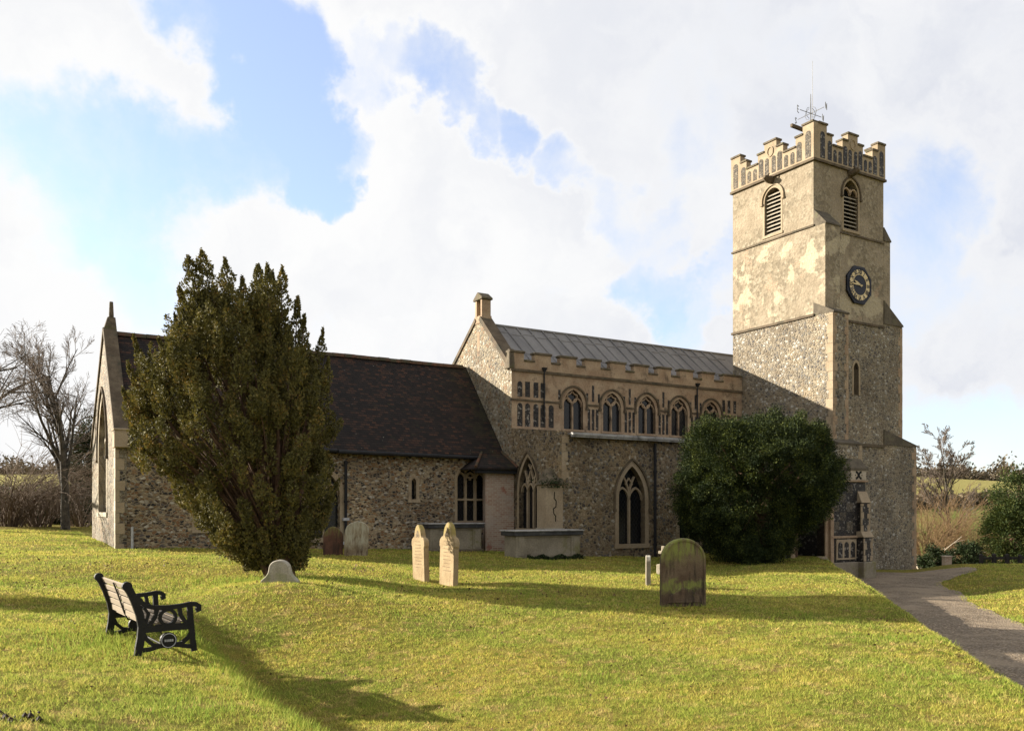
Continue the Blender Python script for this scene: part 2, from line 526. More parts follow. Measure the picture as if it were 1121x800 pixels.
m, t, b, co = newmat('weathered_wood')
n1 = t.noise(t.scale(co, (26, 26, 26)), 1.0, 3.0)
n2 = t.noise(t.scale(co, (1.5, 40, 40)), 1.0, 5.0, .6)
col = t.mix(n2.outputs[0], (.19, .15, .105), (.36, .30, .225))
t.put(b, 'Base Color', t.mix(t.step(n1.outputs[0], .55, .75), col, (.22, .185, .14)))
bump(t, b, n2.outputs[0], .4, .01)
M['bench_wood'] = m
M['door_wood'] = plain('door_wood', (.075, .042, .024), (.115, .065, .036), 5.0, rough=.6)
M['clock_board'] = plain('clock_board', (.010, .012, .022), (.016, .018, .03), 5.0, rough=.5, bstr=.05)
M['clock_gold'] = plain('clock_gold', (.58, .46, .25), (.66, .53, .31), 5.0, rough=.5, bstr=.05)
M['louvre_wood'] = plain('louvre_wood', (.27, .235, .18), (.36, .32, .25), 5.0)
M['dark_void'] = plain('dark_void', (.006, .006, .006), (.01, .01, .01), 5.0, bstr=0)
M['white_panel'] = plain('white_panel', (.34, .29, .22), (.42, .36, .28), 4.0)
M['fence_paint'] = plain('fence_paint', (.018, .016, .014), (.03, .026, .022), 4.0)
M['hollow_soil'] = plain('hollow_soil', (.022, .014, .009), (.035, .024, .015), 3.0)


def headstone_mat(name, c1, c2, stain, at, moss=None, moss_z=None, bstr=.5, moss_amt=.9):
    m, t, b, co = newmat(name)
    n1 = t.noise(co, 3.0, 5.0, .62)
    n2 = t.noise(co, 60.0, 3.0)
    col = t.mix(t.step(n1.outputs[0], .35, .65), c1, c2)
    st = t.noise(t.scale(co, (9, 9, 1.6)), 1.0, 5.0, .62)
    col = t.mix(t.step(st.outputs[0], *at), col, stain)
    col = t.mix(.45, col, t.mix(1.0, col, t.ramp(n2.outputs[0], [(.3, (.55, .55, .55)), (.7, (1.45, 1.45, 1.45))]), 'MULTIPLY'))
    if moss:
        sp = t.n('ShaderNodeSeparateXYZ')
        t.put(sp, 0, co)
        zw = t.noise(co, 5.0, 5.0, .65)
        zz_ = t.math('ADD', sp.outputs[2], t.math('MULTIPLY', t.math('SUBTRACT', zw.outputs[0], .5), .55))
        acc = None
        for (z0, z1, z2, z3) in moss_z:
            g = t.math('MULTIPLY', t.step(zz_, z0, z1), t.math('SUBTRACT', 1.0, t.step(zz_, z2, z3)))
            acc = g if acc is None else t.math('ADD', acc, g, clamp=True)
        st2 = t.noise(t.scale(co, (11, 11, 2.2)), 1.0, 5.0, .65)
        k = t.math('MULTIPLY', acc, t.step(st2.outputs[0], .36, .58))
        col = t.mix(t.math('MULTIPLY', k, moss_amt), col, moss)
    t.put(b, 'Base Color', col)
    bump(t, b, t.math('ADD', n2.outputs[0], t.math('MULTIPLY', n1.outputs[0], 2.0)), bstr, .012)
    return m


# grass
def grass_colour(t, co):
    n1 = t.noise(co, .55, 4.0, .6)
    n2 = t.noise(co, 4.2, 5.0, .65)
    n3 = t.noise(co, 9.0, 4.0, .65)
    n5 = t.noise(t.scale(co, (1.0, 1.0, 1.0)), 1.7, 5.0, .65)
    g = t.mix(t.step(n1.outputs[0], .38, .62), (.46, .44, .10), (.33, .39, .08))
    g = t.mix(t.step(n2.outputs[0], .50, .66), g, (.55, .48, .17))
    g = t.mix(t.step(n3.outputs[0], .52, .66), g, (.25, .33, .05))
    g = t.mix(t.math('MULTIPLY', t.step(n5.outputs[0], .63, .75), .5), g, (.34, .26, .11))
    return g, n1, n2, n3


m, t, b, co = newmat('lawn')
g, n1, n2, n3 = grass_colour(t, co)
g = t.mix(1.0, g, (.62, .52, .5), 'MULTIPLY')
n4 = t.noise(co, 90.0, 3.0, .6)
g = t.mix(.7, g, t.mix(1.0, g, t.ramp(n4.outputs[0], [(.3, (.35, .35, .35)), (.7, (1.5, 1.5, 1.5))]), 'MULTIPLY'))
nb = t.noise(co, 1.15, 6.0, .7)
g = t.mix(t.step(nb.outputs[0], .70, .76), g, (.11, .07, .04))
geo_n = t.n('ShaderNodeNewGeometry')
sp = t.n('ShaderNodeSeparateXYZ')
t.put(sp, 0, geo_n.outputs['Position'])
# fields and hedges beyond the churchyard
fn = t.noise(t.scale(geo_n.outputs['Position'], (.006, .012, 0)), 1.0, 2.0)
fieldc = t.ramp(fn.outputs[0], [(.42, (.10, .145, .03)), (.52, (.22, .19, .055)), (.60, (.13, .10, .05))])
fieldc = t.mix(t.step(sp.outputs[1], 200, 300), fieldc, (.26, .23, .08))
far = t.step(sp.outputs[1], 60, 110)
g = t.mix(far, g, fieldc)
t.put(b, 'Base Color', g)
b.inputs['Roughness'].default_value = 1.0
b.inputs['Specular IOR Level'].default_value = .05
bump(t, b, t.math('ADD', n4.outputs[0], t.math('MULTIPLY', n3.outputs[0], 2.0)), 1.0, .06)
M['lawn'] = m


def leaf_mat(name, stops, trans=.25, rough=.75, clump=2.0, c2=None):
    """foliage: a colour per leaf, some light through the leaf"""
    m = bpy.data.materials.new(name)
    m.use_nodes = True
    t = NT(m.node_tree)
    o = t.n('ShaderNodeOutputMaterial')
    b = t.n('ShaderNodeBsdfPrincipled', i_Roughness=rough)
    b.inputs['Specular IOR Level'].default_value = .2
    gi = t.n('ShaderNodeNewGeometry')
    tc = t.n('ShaderNodeTexCoord')
    nz = t.noise(tc.outputs['Object'], clump, 3.0, .6)
    k = t.math('ADD', t.math('MULTIPLY', gi.outputs['Random Per Island'], .6), t.math('MULTIPLY', t.step(nz.outputs[0], .3, .7), .4))
    col = t.ramp(k, stops)
    t.put(b, 'Base Color', col)
    tr = t.n('ShaderNodeBsdfTranslucent')
    t.put(tr, 0, t.mix(1.0, col, (1.15, 1.1, .7), 'MULTIPLY'))
    mx = t.n('ShaderNodeMixShader', i_0=trans)
    t.put(mx, 1, b.outputs[0])
    t.put(mx, 2, tr.outputs[0])
    t.put(o, 0, mx.outputs[0])
    return m


M['yew_leaf'] = leaf_mat('irish_yew_leaf', [(.05, (.042, .042, .016)), (.4, (.10, .092, .030)), (.75, (.165, .145, .044)), (.97, (.27, .165, .05))], .15)
M['bush_leaf'] = leaf_mat('round_yew_leaf', [(.1, (.009, .017, .0055)), (.55, (.021, .034, .009)), (.95, (.125, .145, .030))], .12)
M['evergreen'] = leaf_mat('juniper_leaf', [(.1, (.018, .032, .010)), (.5, (.042, .062, .016)), (.95, (.10, .11, .026))], .2)
M['dark_hedge'] = leaf_mat('laurel_leaf', [(.1, (.010, .016, .006)), (.5, (.02, .032, .010)), (.95, (.04, .06, .018))], .1)
M['bark'] = plain('yew_bark', (.075, .042, .026), (.14, .085, .055), 8.0, fine=40, bstr=.8)
M['grey_bark'] = plain('grey_bark', (.045, .038, .03), (.10, .085, .065), 5.0, stain=(.03, .03, .022), stain_at=(.5, .6), bstr=.8)
M['twig'] = plain('twig_bark', (.14, .11, .088), (.20, .16, .13), 3.0, bstr=.1)
M['tangle_twig'] = plain('tangle_twig_bark', (.12, .085, .06), (.19, .14, .095), 1.0, bstr=.1)
M['willow_twig'] = plain('willow_twig_bark', (.15, .095, .05), (.24, .155, .075), .6, bstr=.1)
M['pale_branch'] = plain('pale_branch_bark', (.42, .36, .28), (.5, .43, .34), 3.0, bstr=.1)

# gravel path
m, t, b, co = newmat('gravel')
n1 = t.noise(co, 1.0, 5.0, .6)
vo = t.n('ShaderNodeTexVoronoi', i_Scale=38.0)
t.put(vo, 'Vector', co)
sx = t.n('ShaderNodeSeparateColor')
t.put(sx, 0, vo.outputs['Color'])
col = t.ramp(sx.outputs[0], [(0, (.11, .08, .048)), (.35, (.215, .17, .122)), (.7, (.16, .125, .09)), (.9, (.36, .28, .19))], 'CONSTANT')
col = t.mix(t.step(n1.outputs[0], .42, .62), col, t.mix(.65, col, (.30, .235, .16)))
t.put(b, 'Base Color', col)
bump(t, b, vo.outputs['Distance'], .8, .03)
M['gravel'] = m

# ------------------------------------------------------------------ ground
def spread(lo, hi, step, far_lo, far_hi, grow=1.22):
    a = list(np.arange(lo, hi + 1e-6, step))
    s = step
    while a[-1] < far_hi:
        s *= grow
        a.append(a[-1] + s)
    s = step
    pre = []
    c = lo
    while c > far_lo:
        s *= grow
        c -= s
        pre.append(c)
    return np.array(pre[::-1] + a)


gx = spread(-15, 18, .18, -900, 900)
gy = spread(3.5, 40, .18, -250, 1500, 1.16)
GX, GY = np.meshgrid(gx, gy)
GZ = ground_z(GX, GY)
nxg, nyg = len(gx), len(gy)
idx = np.arange(nxg * nyg).reshape(nyg, nxg)
fq = np.stack([idx[:-1, :-1], idx[:-1, 1:], idx[1:, 1:], idx[1:, :-1]], -1).reshape(-1, 4)
ground = new_mesh_obj('ground', np.stack([GX, GY, GZ], -1), fq, M['lawn'], smooth=True)
tag(ground, kind='structure')

# the tarred gravel path, running from the lower right corner to the church door and on round the tower
PATH_L = [(8.0, 5.0)]
pl, pr = [], []
rows = np.arange(4.0, 31.5, .25)
wob = np.sin(rows * 1.9) * .05 + np.sin(rows * 4.3) * .03
for y, wv in zip(rows, wob):
    c = float(path_centre(y))
    wl = 1.12 + wv + .9 * float(sst(23, 29, y))
    wr = 1.12 - wv * .7 + .55 * float(sst(19, 24, y)) + 1.9 * float(sst(25.5, 30, y))
    pl.append((c - wl, y))
    pr.append((c + wr, y))
nc = 16
pv = []
for (a, b2) in zip(pl, pr):
    for k in range(nc + 1):
        f = k / nc
        x = a[0] * (1 - f) + b2[0] * f
        y = a[1]
        pv.append((x, y, float(ground_z(x, y)) + .012))
pf = []
for r in range(len(pl) - 1):
    for k in range(nc):
        i = r * (nc + 1) + k
        pf.append((i, i + 1, i + nc + 2, i + nc + 1))
path = new_mesh_obj('path', pv, pf, M['gravel'], smooth=True)
tag(path, kind='structure')


def on_path(x, y):
    c = path_centre(y)
    wl = 1.05 + .9 * sst(23, 29, y)
    wr = 1.05 + .55 * sst(19, 24, y) + 1.9 * sst(25.5, 30, y)
    return (x > c - wl) & (x < c + wr) & (y > 4) & (y < 31.5)


# ------------------------------------------------------------------ mesh builder
TH = R(31.3)
CT, ST = math.cos(TH), math.sin(TH)
ORG = Vector((15.0, 26.0, 0.0))                 # church origin in church axes (u along the nave, v away from the viewer)


def to_world(u, v, z=0.0):
    return Vector((u * CT - v * ST, u * ST + v * CT, z))


def FN(v0):
    """plane of a north wall: s = u, d = outwards"""
    return lambda s, z, d: (s, v0 - d, z)


def FE(u0):
    """plane of an east wall: s = v, d = outwards"""
    return lambda s, z, d: (u0 - d, s, z)


def FW(u0):
    return lambda s, z, d: (u0 + d, s, z)


def FH(z0):
    """horizontal plane, d upwards"""
    return lambda s, t, d: (s, t, z0 + d)


class MB:
    def __init__(self):
        self.v, self.f = [], []

    def add(self, vs, fs):
        o = len(self.v)
        self.v += [tuple(p) for p in vs]
        self.f += [tuple(i + o for i in q) for q in fs]
        return self

    def box(self, u0, u1, v0, v1, z0, z1):
        vs = [(a, b_, c) for c in (z0, z1) for b_ in (v0, v1) for a in (u0, u1)]
        return self.add(vs, [(0, 2, 3, 1), (4, 5, 7, 6), (0, 1, 5, 4), (2, 6, 7, 3), (0, 4, 6, 2), (1, 3, 7, 5)])

    def prism(self, pts, F, d0, d1):
        n = len(pts)
        vs = [F(s, z, d0) for s, z in pts] + [F(s, z, d1) for s, z in pts]
        fs = [tuple(range(n))[::-1], tuple(range(n, 2 * n))]
        fs += [(i, (i + 1) % n, n + (i + 1) % n, n + i) for i in range(n)]
        return self.add(vs, fs)

    def hexa(self, p8):
        """8 corners: bottom ring of four, top ring of four"""
        return self.add(p8, [(3, 2, 1, 0), (4, 5, 6, 7), (0, 1, 5, 4), (1, 2, 6, 5), (2, 3, 7, 6), (3, 0, 4, 7)])

    def strip(self, pts, w, F, d0, d1, closed=False, side=0.0):
        """a bar of width w along a line in plane F, from depth d0 to d1; side shifts it to one side (-.5 .. .5)"""
        n = len(pts)
        P = [Vector((p[0], p[1])) for p in pts]
        L, Rr = [], []
        for i in range(n):
            if closed:
                a, c = P[i - 1], P[(i + 1) % n]
            else:
                a, c = P[max(i - 1, 0)], P[min(i + 1, n - 1)]
            e1 = (P[i] - a).normalized() if (P[i] - a).length > 1e-6 else (c - P[i]).normalized()
            e2 = (c - P[i]).normalized() if (c - P[i]).length > 1e-6 else e1
            tn = (e1 + e2)
            tn = tn.normalized() if tn.length > 1e-6 else e1
            nn = Vector((-tn.y, tn.x))
            k = 1.0 / max(.45, abs(nn.dot(Vector((-e1.y, e1.x)))))
            L.append(P[i] + nn * w * k * (.5 + side))
            Rr.append(P[i] - nn * w * k * (.5 - side))
        vs = []
        for i in range(n):
            vs += [F(L[i].x, L[i].y, d0), F(Rr[i].x, Rr[i].y, d0), F(Rr[i].x, Rr[i].y, d1), F(L[i].x, L[i].y, d1)]
        fs = []
        m_ = n if closed else n - 1
        for i in range(m_):
            a, c = 4 * i, 4 * ((i + 1) % n)
            for k in range(4):
                fs.append((a + k, a + (k + 1) % 4, c + (k + 1) % 4, c + k))
        if not closed:
            fs += [(0, 1, 2, 3), (4 * n - 1, 4 * n - 2, 4 * n - 3, 4 * n - 4)]
        return self.add(vs, fs)

    def tube(self, pts, rad, n=8, cap=True):
        P = [Vector(p) for p in pts]
        if not isinstance(rad, (list, tuple)):
            rad = [rad] * len(P)
        vs, fs = [], []
        ref = None
        for i, p in enumerate(P):
            tn = (P[min(i + 1, len(P) - 1)] - P[max(i - 1, 0)])
            tn = tn.normalized() if tn.length > 1e-9 else Vector((0, 0, 1))
            if ref is None:
                ref = tn.orthogonal().normalized()
            ref = (ref - tn * ref.dot(tn))
            ref = ref.normalized() if ref.length > 1e-6 else tn.orthogonal().normalized()
            bi = tn.cross(ref)
            for k in range(n):
                a = 2 * math.pi * k / n
                vs.append(p + (ref * math.cos(a) + bi * math.sin(a)) * rad[i])
        for i in range(len(P) - 1):
            for k in range(n):
                fs.append((i * n + k, i * n + (k + 1) % n, (i + 1) * n + (k + 1) % n, (i + 1) * n + k))
        if cap:
            fs += [tuple(range(n))[::-1], tuple(range((len(P) - 1) * n, len(P) * n))]
        return self.add(vs, fs)

    def build(self, name, mat, parent=None, origin=(0, 0, 0), loc=(0, 0, 0), bevel=0.0, smooth=False, label=None):
        me = bpy.data.meshes.new(name)
        o = Vector(origin)
        me.from_pydata([tuple(Vector(p) - o) for p in self.v], [], self.f)
        bm = bmesh.new()
        bm.from_mesh(me)
        bmesh.ops.recalc_face_normals(bm, faces=bm.faces)
        if bevel:
            bmesh.ops.bevel(bm, geom=list(bm.edges), offset=bevel, segments=1, affect='EDGES', clamp_overlap=True)
        bm.to_mesh(me)
        bm.free()
        if smooth:
            for p in me.polygons:
                p.use_smooth = True
        if mat:
            me.materials.append(mat)
        ob = bpy.data.objects.new(name, me)
        ob.location = loc
        COL.objects.link(ob)
        if parent:
            ob.parent = parent
        if label:
            ob['label'] = label
        return ob


def cut(ob, cutter, origin=ORG):
    """subtract a builder's shape from a finished wall, leaving plain mesh"""
    c = cutter.build('cutter', None, None, origin)
    c.parent = ob.parent
    md = ob.modifiers.new('b', 'BOOLEAN')
    md.object = c
    md.solver = 'EXACT'
    md.operation = 'DIFFERENCE'
    bpy.context.view_layer.update()
    dg = bpy.context.evaluated_depsgraph_get()
    me = bpy.data.meshes.new_from_object(ob.evaluated_get(dg))
    me.name = ob.name
    ob.modifiers.clear()
    old = ob.data
    ob.data = me
    bpy.data.meshes.remove(old)
    cm_ = c.data
    bpy.data.objects.remove(c)
    bpy.data.meshes.remove(cm_)


def arc_half(w, zs, za, n=8):
    """right half of a pointed arch, springing (w/2, zs) to apex (0, za)"""
    h = za - zs
    c = (h * h - w * w / 4) / w
    r = c + w / 2
    a1 = math.atan2(h, c) if True else 0
    return [(-c + r * math.cos(a1 * k / n), zs + r * math.sin(a1 * k / n)) for k in range(n + 1)]


def arch(w, sill, zs, za, sc_=0.0, n=8):
    half = arc_half(w, zs, za, n)
    pts = [(sc_ - w / 2, sill), (sc_ + w / 2, sill)]
    pts += [(sc_ + x, z) for x, z in half]
    pts += [(sc_ - x, z) for x, z in half[::-1][1:]]
    return pts


def arch_line(w, zs, za, sc_=0.0, n=8):
    half = arc_half(w, zs, za, n)
    return [(sc_ + x, z) for x, z in half] + [(sc_ - x, z) for x, z in half[::-1][1:]]


# ------------------------------------------------------------------ church
church = empty('church', to_world(ORG.x, ORG.y, 0), TH,
               'flint church with tall battlemented tower, tiled chancel and lead nave roof', 'church')


def B(mb, name, mat, parent=church, **kw):
    return mb.build(name, M[mat] if isinstance(mat, str) else mat, parent, ORG, **kw)


def window(wall, F, sc_, w, sill, spring, apex, lights=2, depth=.22, frame=.10, style='branch', fmat='ashlar', proud=.012, label=None, glass='glass', mw=.055):
    """a traceried pointed window: cuts the wall, then frame > glass, tracery"""
    for wl in (wall if isinstance(wall, (list, tuple)) else [wall]):
        cut(wl, MB().prism(arch(w, sill, spring, apex, sc_), F, -depth - .1, .3))
    fr = MB()
    out_l = [(sc_ - w / 2, sill)] + arch_line(w, spring, apex, sc_)[::-1] + [(sc_ + w / 2, sill)]
    fr.strip(out_l, frame, F, -depth + .02, proud, side=.5)
    fr.prism([(sc_ - w / 2 - frame * 1.2, sill - frame), (sc_ + w / 2 + frame * 1.2, sill - frame), (sc_ + w / 2 + frame * 1.2, sill), (sc_ - w / 2 - frame * 1.2, sill)], F, -depth, proud + .035)
    f = B(fr, 'window', fmat, label=label)
    g = MB()
    g.prism(arch(w, sill, spring, apex, sc_), F, -depth + .005, -depth + .02)
    B(g, 'glass', glass, f)
    t_ = MB()
    d0, d1 = -depth + .03, -depth + .115
    lw = w / lights
    head = spring - .02
    for k in range(1, lights):
        x = sc_ - w / 2 + k * lw
        t_.strip([(x, sill), (x, head)], mw, F, d0, d1)
    for k in range(lights):
        x = sc_ - w / 2 + (k + .5) * lw
        t_.strip(arch_line(lw, head, head + lw * .72, x, 5), mw * .8, F, d0, d1 - .01)
    half = arc_half(w, spring, apex, 10)

    def inside(x, z):
        for (hx, hz), (hx2, hz2) in zip(half[:-1], half[1:]):
            if hz <= z <= hz2:
                f_ = (z - hz) / max(hz2 - hz, 1e-6)
                return abs(x) < hx + (hx2 - hx) * f_
        return z < spring

    if style == 'branch' and lights > 1:
        # each mullion forks into two arcs struck with the radius of the main arch
        h = apex - spring
        cc_ = (h * h - w * w / 4) / w
        rr_ = cc_ + w / 2
        for k in range(1, lights):
            x0 = -w / 2 + k * lw
            for sg in (-1, 1):
                pts = []
                for q in range(14):
                    a_ = q / 13 * 1.1
                    x = x0 + sg * (rr_ - rr_ * math.cos(a_))
                    z = spring + rr_ * math.sin(a_)
                    if q and not inside(x, z):
                        break
                    pts.append((sc_ + x, z))
                if len(pts) > 1:
                    t_.strip(pts, mw * .8, F, d0, d1 - .015)
        for k in range(lights - 1):
            # a pointed eyelet between neighbouring light heads
            x = sc_ - w / 2 + (k + 1) * lw
            zc = head + lw * .95
            t_.strip([(x, zc - lw * .28), (x + lw * .26, zc), (x, zc + lw * .34), (x - lw * .26, zc)], mw * .55, F, d0, d1 - .02, closed=True)
    if style == 'panel':
        # perpendicular: ogee-branching panels above two lights
        h = apex - head
        for sg in (-1, 0, 1):
            x0 = sg * lw * .5
            zt = head + (lw * .70 if sg else .02)
            pts = [(sc_ + x0, zt), (sc_ + x0, zt + h * .22)]
            t_.strip(pts, mw * .75, F, d0, d1 - .01)
            for s2 in (-1, 1):
                p = []
                for q in range(6):
                    a_ = q / 5
                    x = x0 + s2 * lw * .5 * (math.sin(a_ * math.pi / 2))
                    z = zt + h * .2 + h * .36 * a_ * a_
                    if not inside(x, z):
                        break
                    p.append((sc_ + x, z))
                if len(p) > 1:
                    t_.strip(p, mw * .7, F, d0, d1 - .012)
    B(t_, 'tracery', fmat, f)
    return f


def hood(F, sc_, w, spring, apex, grow=.13, th=.05, drop=.12, mat='string_stone', parent=church, proud=.06):
    h = MB()
    ln = arch_line(w + 2 * grow, spring, apex + grow, sc_, 8)
    ln = [(ln[0][0] , ln[0][1] - drop)] + ln + [(ln[-1][0], ln[-1][1] - drop)]
    h.strip(ln, th, F, -.02, proud)
    h.prism([(ln[0][0] - .05, ln[0][1] - .09), (ln[0][0] + .05, ln[0][1] - .09), (ln[0][0] + .05, ln[0][1]), (ln[0][0] - .05, ln[0][1])], F, -.02, proud + .02)
    h.prism([(ln[-1][0] - .05, ln[-1][1] - .09), (ln[-1][0] + .05, ln[-1][1] - .09), (ln[-1][0] + .05, ln[-1][1]), (ln[-1][0] - .05, ln[-1][1])], F, -.02, proud + .02)
    return B(h, 'hood_mould', mat, parent)


def quoins(F, s0, sgn, z0, z1, mat='ashlar', proud=.006, w0=.20, w1=.33, hgt=.30, name='quoins'):
    q = MB()
    z, k = z0, 0
    while z < z1 - .05:
        zz = min(z + hgt * (0.85 + .3 * random.random()), z1)
        ww = (w0 if k % 2 else w1) * (0.9 + .2 * random.random())
        a, c = (s0, s0 + sgn * ww)
        q.prism([(min(a, c), z), (max(a, c), z), (max(a, c), zz - .012), (min(a, c), zz - .012)], F, -.03, proud + .002 * (k % 3))
        z, k = zz, k + 1
    return B(q, name, mat)


# ---- chancel
CE, CW, CN, CS, CR = 3.0, 15.5, 26.3, 32.7, 28.98
EAVE, RIDGE = 3.62, 6.86
prof = [(CN, -1.5), (CS, -1.5), (CS, EAVE), (CR, RIDGE), (CN, EAVE)]
chw = B(MB().prism(prof, FE(CE + .2), 0, -(CW - CE - .2)), 'chancel_wall', 'chancel_flint')
gab = B(MB().prism([(CN - .02, -1.5), (CS, -1.5), (CS, EAVE + .15), (CR, RIDGE + .27), (CN - .02, EAVE + .15)], FE(CE), 0, -.29), 'chancel_gable', 'gable_flint')
rf = MB()
sl = (RIDGE - EAVE) / (CR - CN)
ev = CN - .24
ez = EAVE - .24 * sl + .10
rf.prism([(ev, ez - .02), (CR, RIDGE + .08), (CS + .24, ez - .02), (CS + .24, ez + .10), (CR, RIDGE + .22), (ev, ez + .10)], FE(CE + .295), 0, -(15.545 - CE - .295))
roof = B(rf, 'chancel_roof', 'tiles')
rt = MB()
u = CE + .32
while u < 15.4:
    l_ = .42
    dz = random.uniform(-.008, .008)
    rt.prism([(CR - .13, RIDGE + .13 + dz), (CR - .10, RIDGE + .20 + dz), (CR - .04, RIDGE + .265 + dz), (CR + .04, RIDGE + .265 + dz), (CR + .10, RIDGE + .20 + dz), (CR + .13, RIDGE + .13 + dz)], FE(u), 0, -l_)
    u += l_ + .012
B(rt, 'ridge_tiles', 'ridge_tile', roof)
cp = MB()
for sg, base in ((-1, CN), (1, CS)):
    a = (base + (-.06 if sg < 0 else .06), EAVE + .10)
    c_ = (CR, RIDGE + .25)
    cp.strip([a, c_], .14, FE(CE), -.33, .05, side=(-.5 if sg > 0 else .5) * 1.0)
B(cp, 'gable_coping', 'string_stone')
fn_ = MB()
fn_.hexa([(CE - .06, CR - .16, RIDGE + .2), (CE + .34, CR - .16, RIDGE + .2), (CE + .34, CR + .16, RIDGE + .2), (CE - .06, CR + .16, RIDGE + .2),
          (CE + .08, CR - .085, RIDGE + .68), (CE + .30, CR - .085, RIDGE + .68), (CE + .30, CR + .085, RIDGE + .68), (CE + .08, CR + .085, RIDGE + .68)])
fn_.hexa([(CE + .12, CR - .06, RIDGE + .68), (CE + .26, CR - .06, RIDGE + .68), (CE + .26, CR + .06, RIDGE + .68), (CE + .12, CR + .06, RIDGE + .68),
          (CE + .14, CR - .045, RIDGE + 1.16), (CE + .24, CR - .045, RIDGE + 1.16), (CE + .24, CR + .045, RIDGE + 1.16), (CE + .14, CR + .045, RIDGE + 1.16)])
B(fn_, 'gable_finial', 'mossy_cap', bevel=.015)
kn = MB()
kn.box(CE - .05, CE + .33, CN - .20, CN + .25, EAVE - .25, EAVE + .22)
kn.box(CE - .07, CE + .35, CN - .23, CN + .25, EAVE + .222, EAVE + .28)
B(kn, 'kneeler', 'ashlar', bevel=.012)
window(gab, FE(CE), 29.45, 2.3, 1.55, 3.35, 5.15, 3, depth=.25, frame=.14, style='branch', fmat='ashlar_pale', mw=.09)
hood(FE(CE), 29.45, 2.45, 3.35, 5.3)
quoins(FN(CN - .02), CE, 1, -.2, EAVE - .3, 'ashlar', w0=.10, w1=.24)
quoins(FE(CE), CN - .02, 1, -.2, EAVE - .1, 'ashlar_pale', w0=.16, w1=.30)
F = FN(CN)
window(chw, F, 5.55, .8, 1.05, 2.0, 2.6, 2, style='branch')
window(chw, F, 9.05, 1.0, .75, 2.1, 2.85, 2, style='branch', frame=.15)
# lancet
window(chw, F, 12.14, .17, 1.98, 2.55, 2.68, 1, depth=.2, frame=.115, style='none', fmat='ashlar', mw=.02)
# mullioned window with a transom and a low arch
wx, ww_ = 14.36, 1.16
wf = window(chw, F, wx, ww_, .92, 2.66, 3.06, 3, style='panel', frame=.10, mw=.09)
for z_, t_ in ((1.98, .07), (1.22, .05)):
    B(MB().strip([(wx - ww_ / 2, z_), (wx + ww_ / 2, z_)], t_, F, -.19, -.09), 'transom', 'ashlar', wf)
sp_ = MB().box(wx - ww_ / 2 + .01, wx + ww_ / 2 - .01, CN + .095, CN + .185, .925, 1.2)
B(sp_, 'sill_panel', 'old_brick' if 'old_brick' in M else 'brick', wf)
# gutter and pipes
gt = MB()
gt.tube([(9.4, CN - .30, ez + .03), (15.3, CN - .30, ez - .01)], .065, 8)
gt.tube([(3.5, CN - .30, ez + .03), (9.35, CN - .30, ez + .06)], .065, 8)
B(gt, 'gutter', 'dark_metal')


def downpipe(u0, v0, z0, z1, hop=True, pr=.05):
    p = MB()
    p.tube([(u0, v0, z0), (u0, v0, z1)], pr, 8)
    z = z0 + .5
    while z < z1:
        p.tube([(u0, v0, z), (u0, v0, z + .07)], pr * 1.35, 8)
        z += 1.25
    o = B(p, 'downpipe', 'dark_metal')
    if hop:
        h_ = MB()
        h_.hexa([(u0 - .04, v0 - .04, z1), (u0 + .04, v0 - .04, z1), (u0 + .04, v0 + .05, z1), (u0 - .04, v0 + .05, z1),
                 (u0 - .09, v0 - .09, z1 + .13), (u0 + .09, v0 - .09, z1 + .13), (u0 + .09, v0 + .05, z1 + .13), (u0 - .09, v0 + .05, z1 + .13)])
        B(h_, 'hopper', 'dark_metal', o)
    return o


downpipe(9.72, CN - .09, .1, 3.2, False)
for z_ in (1.28, .52):
    B(MB().box(9.62, 9.82, CN - .15, CN - .02, z_, z_ + .09), 'pipe_bracket', 'pale_metal')
bo = MB().tube([(3.42, CN - .1, -.2), (3.42, CN - .1, 1.15)], .035, 6)
B(bo, 'conductor_rod', 'pale_metal')

# ---- rood stair turret of brick in the angle
tu = MB().prism([(14.40, 25.42), (15.54, 25.42), (15.54, CN + .02), (14.80, CN + .02)], FH(0), -1.5, 3.0)
B(tu, 'stair_turret', 'brick')
tf = MB()
tf.hexa([(13.85, 25.12, 2.98), (15.54, 25.12, 3.0), (15.54, CN + .02, 3.02), (13.85, CN + .02, 3.0),
         (13.87, 25.14, 3.05), (15.54, 25.14, 3.07), (15.54, 26.25, 3.66), (14.7, 26.25, 3.62)])
tro = B(tf, 'turret_roof', 'tiles')
th_ = MB()
th_.tube([(13.86, 25.13, 3.06), (14.7, 26.22, 3.64)], .05, 6)
th_.tube([(15.52, 25.14, 3.08), (15.50, 26.22, 3.68)], .05, 6)
B(th_, 'hip_tiles', 'ridge_tile', tro)
B(MB().box(13.95, 15.53, 25.20, 25.34, 2.86, 2.975), 'turret_gutter', 'dark_metal')

# ---- nave
UE, UT = 15.56, 26.79                           # east gable and the tower's east face
VN, VA, VR, VS = 25.62, 22.7, 28.0, 30.4
nav = B(MB().prism([(VN + .3, -1.5), (VS, -1.5), (VS, 6.55), (VR, 8.36), (VN + .3, 6.55)], FE(UE + .4), 0, -(33 - UE - .4)), 'nave_wall', 'gable_flint')
ng = B(MB().prism([(VN + .001, -1.5), (VS, -1.5), (VS, 6.95), (VR + .28, 8.62), (VR - .28, 8.62), (VN + .001, 6.55)], FE(UE), 0, -.398), 'nave_gable', 'gable_flint')
sl_ = MB()
sl_.prism([(VR - .09, 7.35), (VR + .09, 7.35), (VR + .09, 8.25), (VR - .09, 8.25)], FE(UE), .002, .004)
B(sl_, 'gable_slit', 'ashlar_warm')
nc_ = MB()
nc_.strip([(VN + .22, 6.80), (VR - .18, 8.72)], .17, FE(UE), -.42, .07)
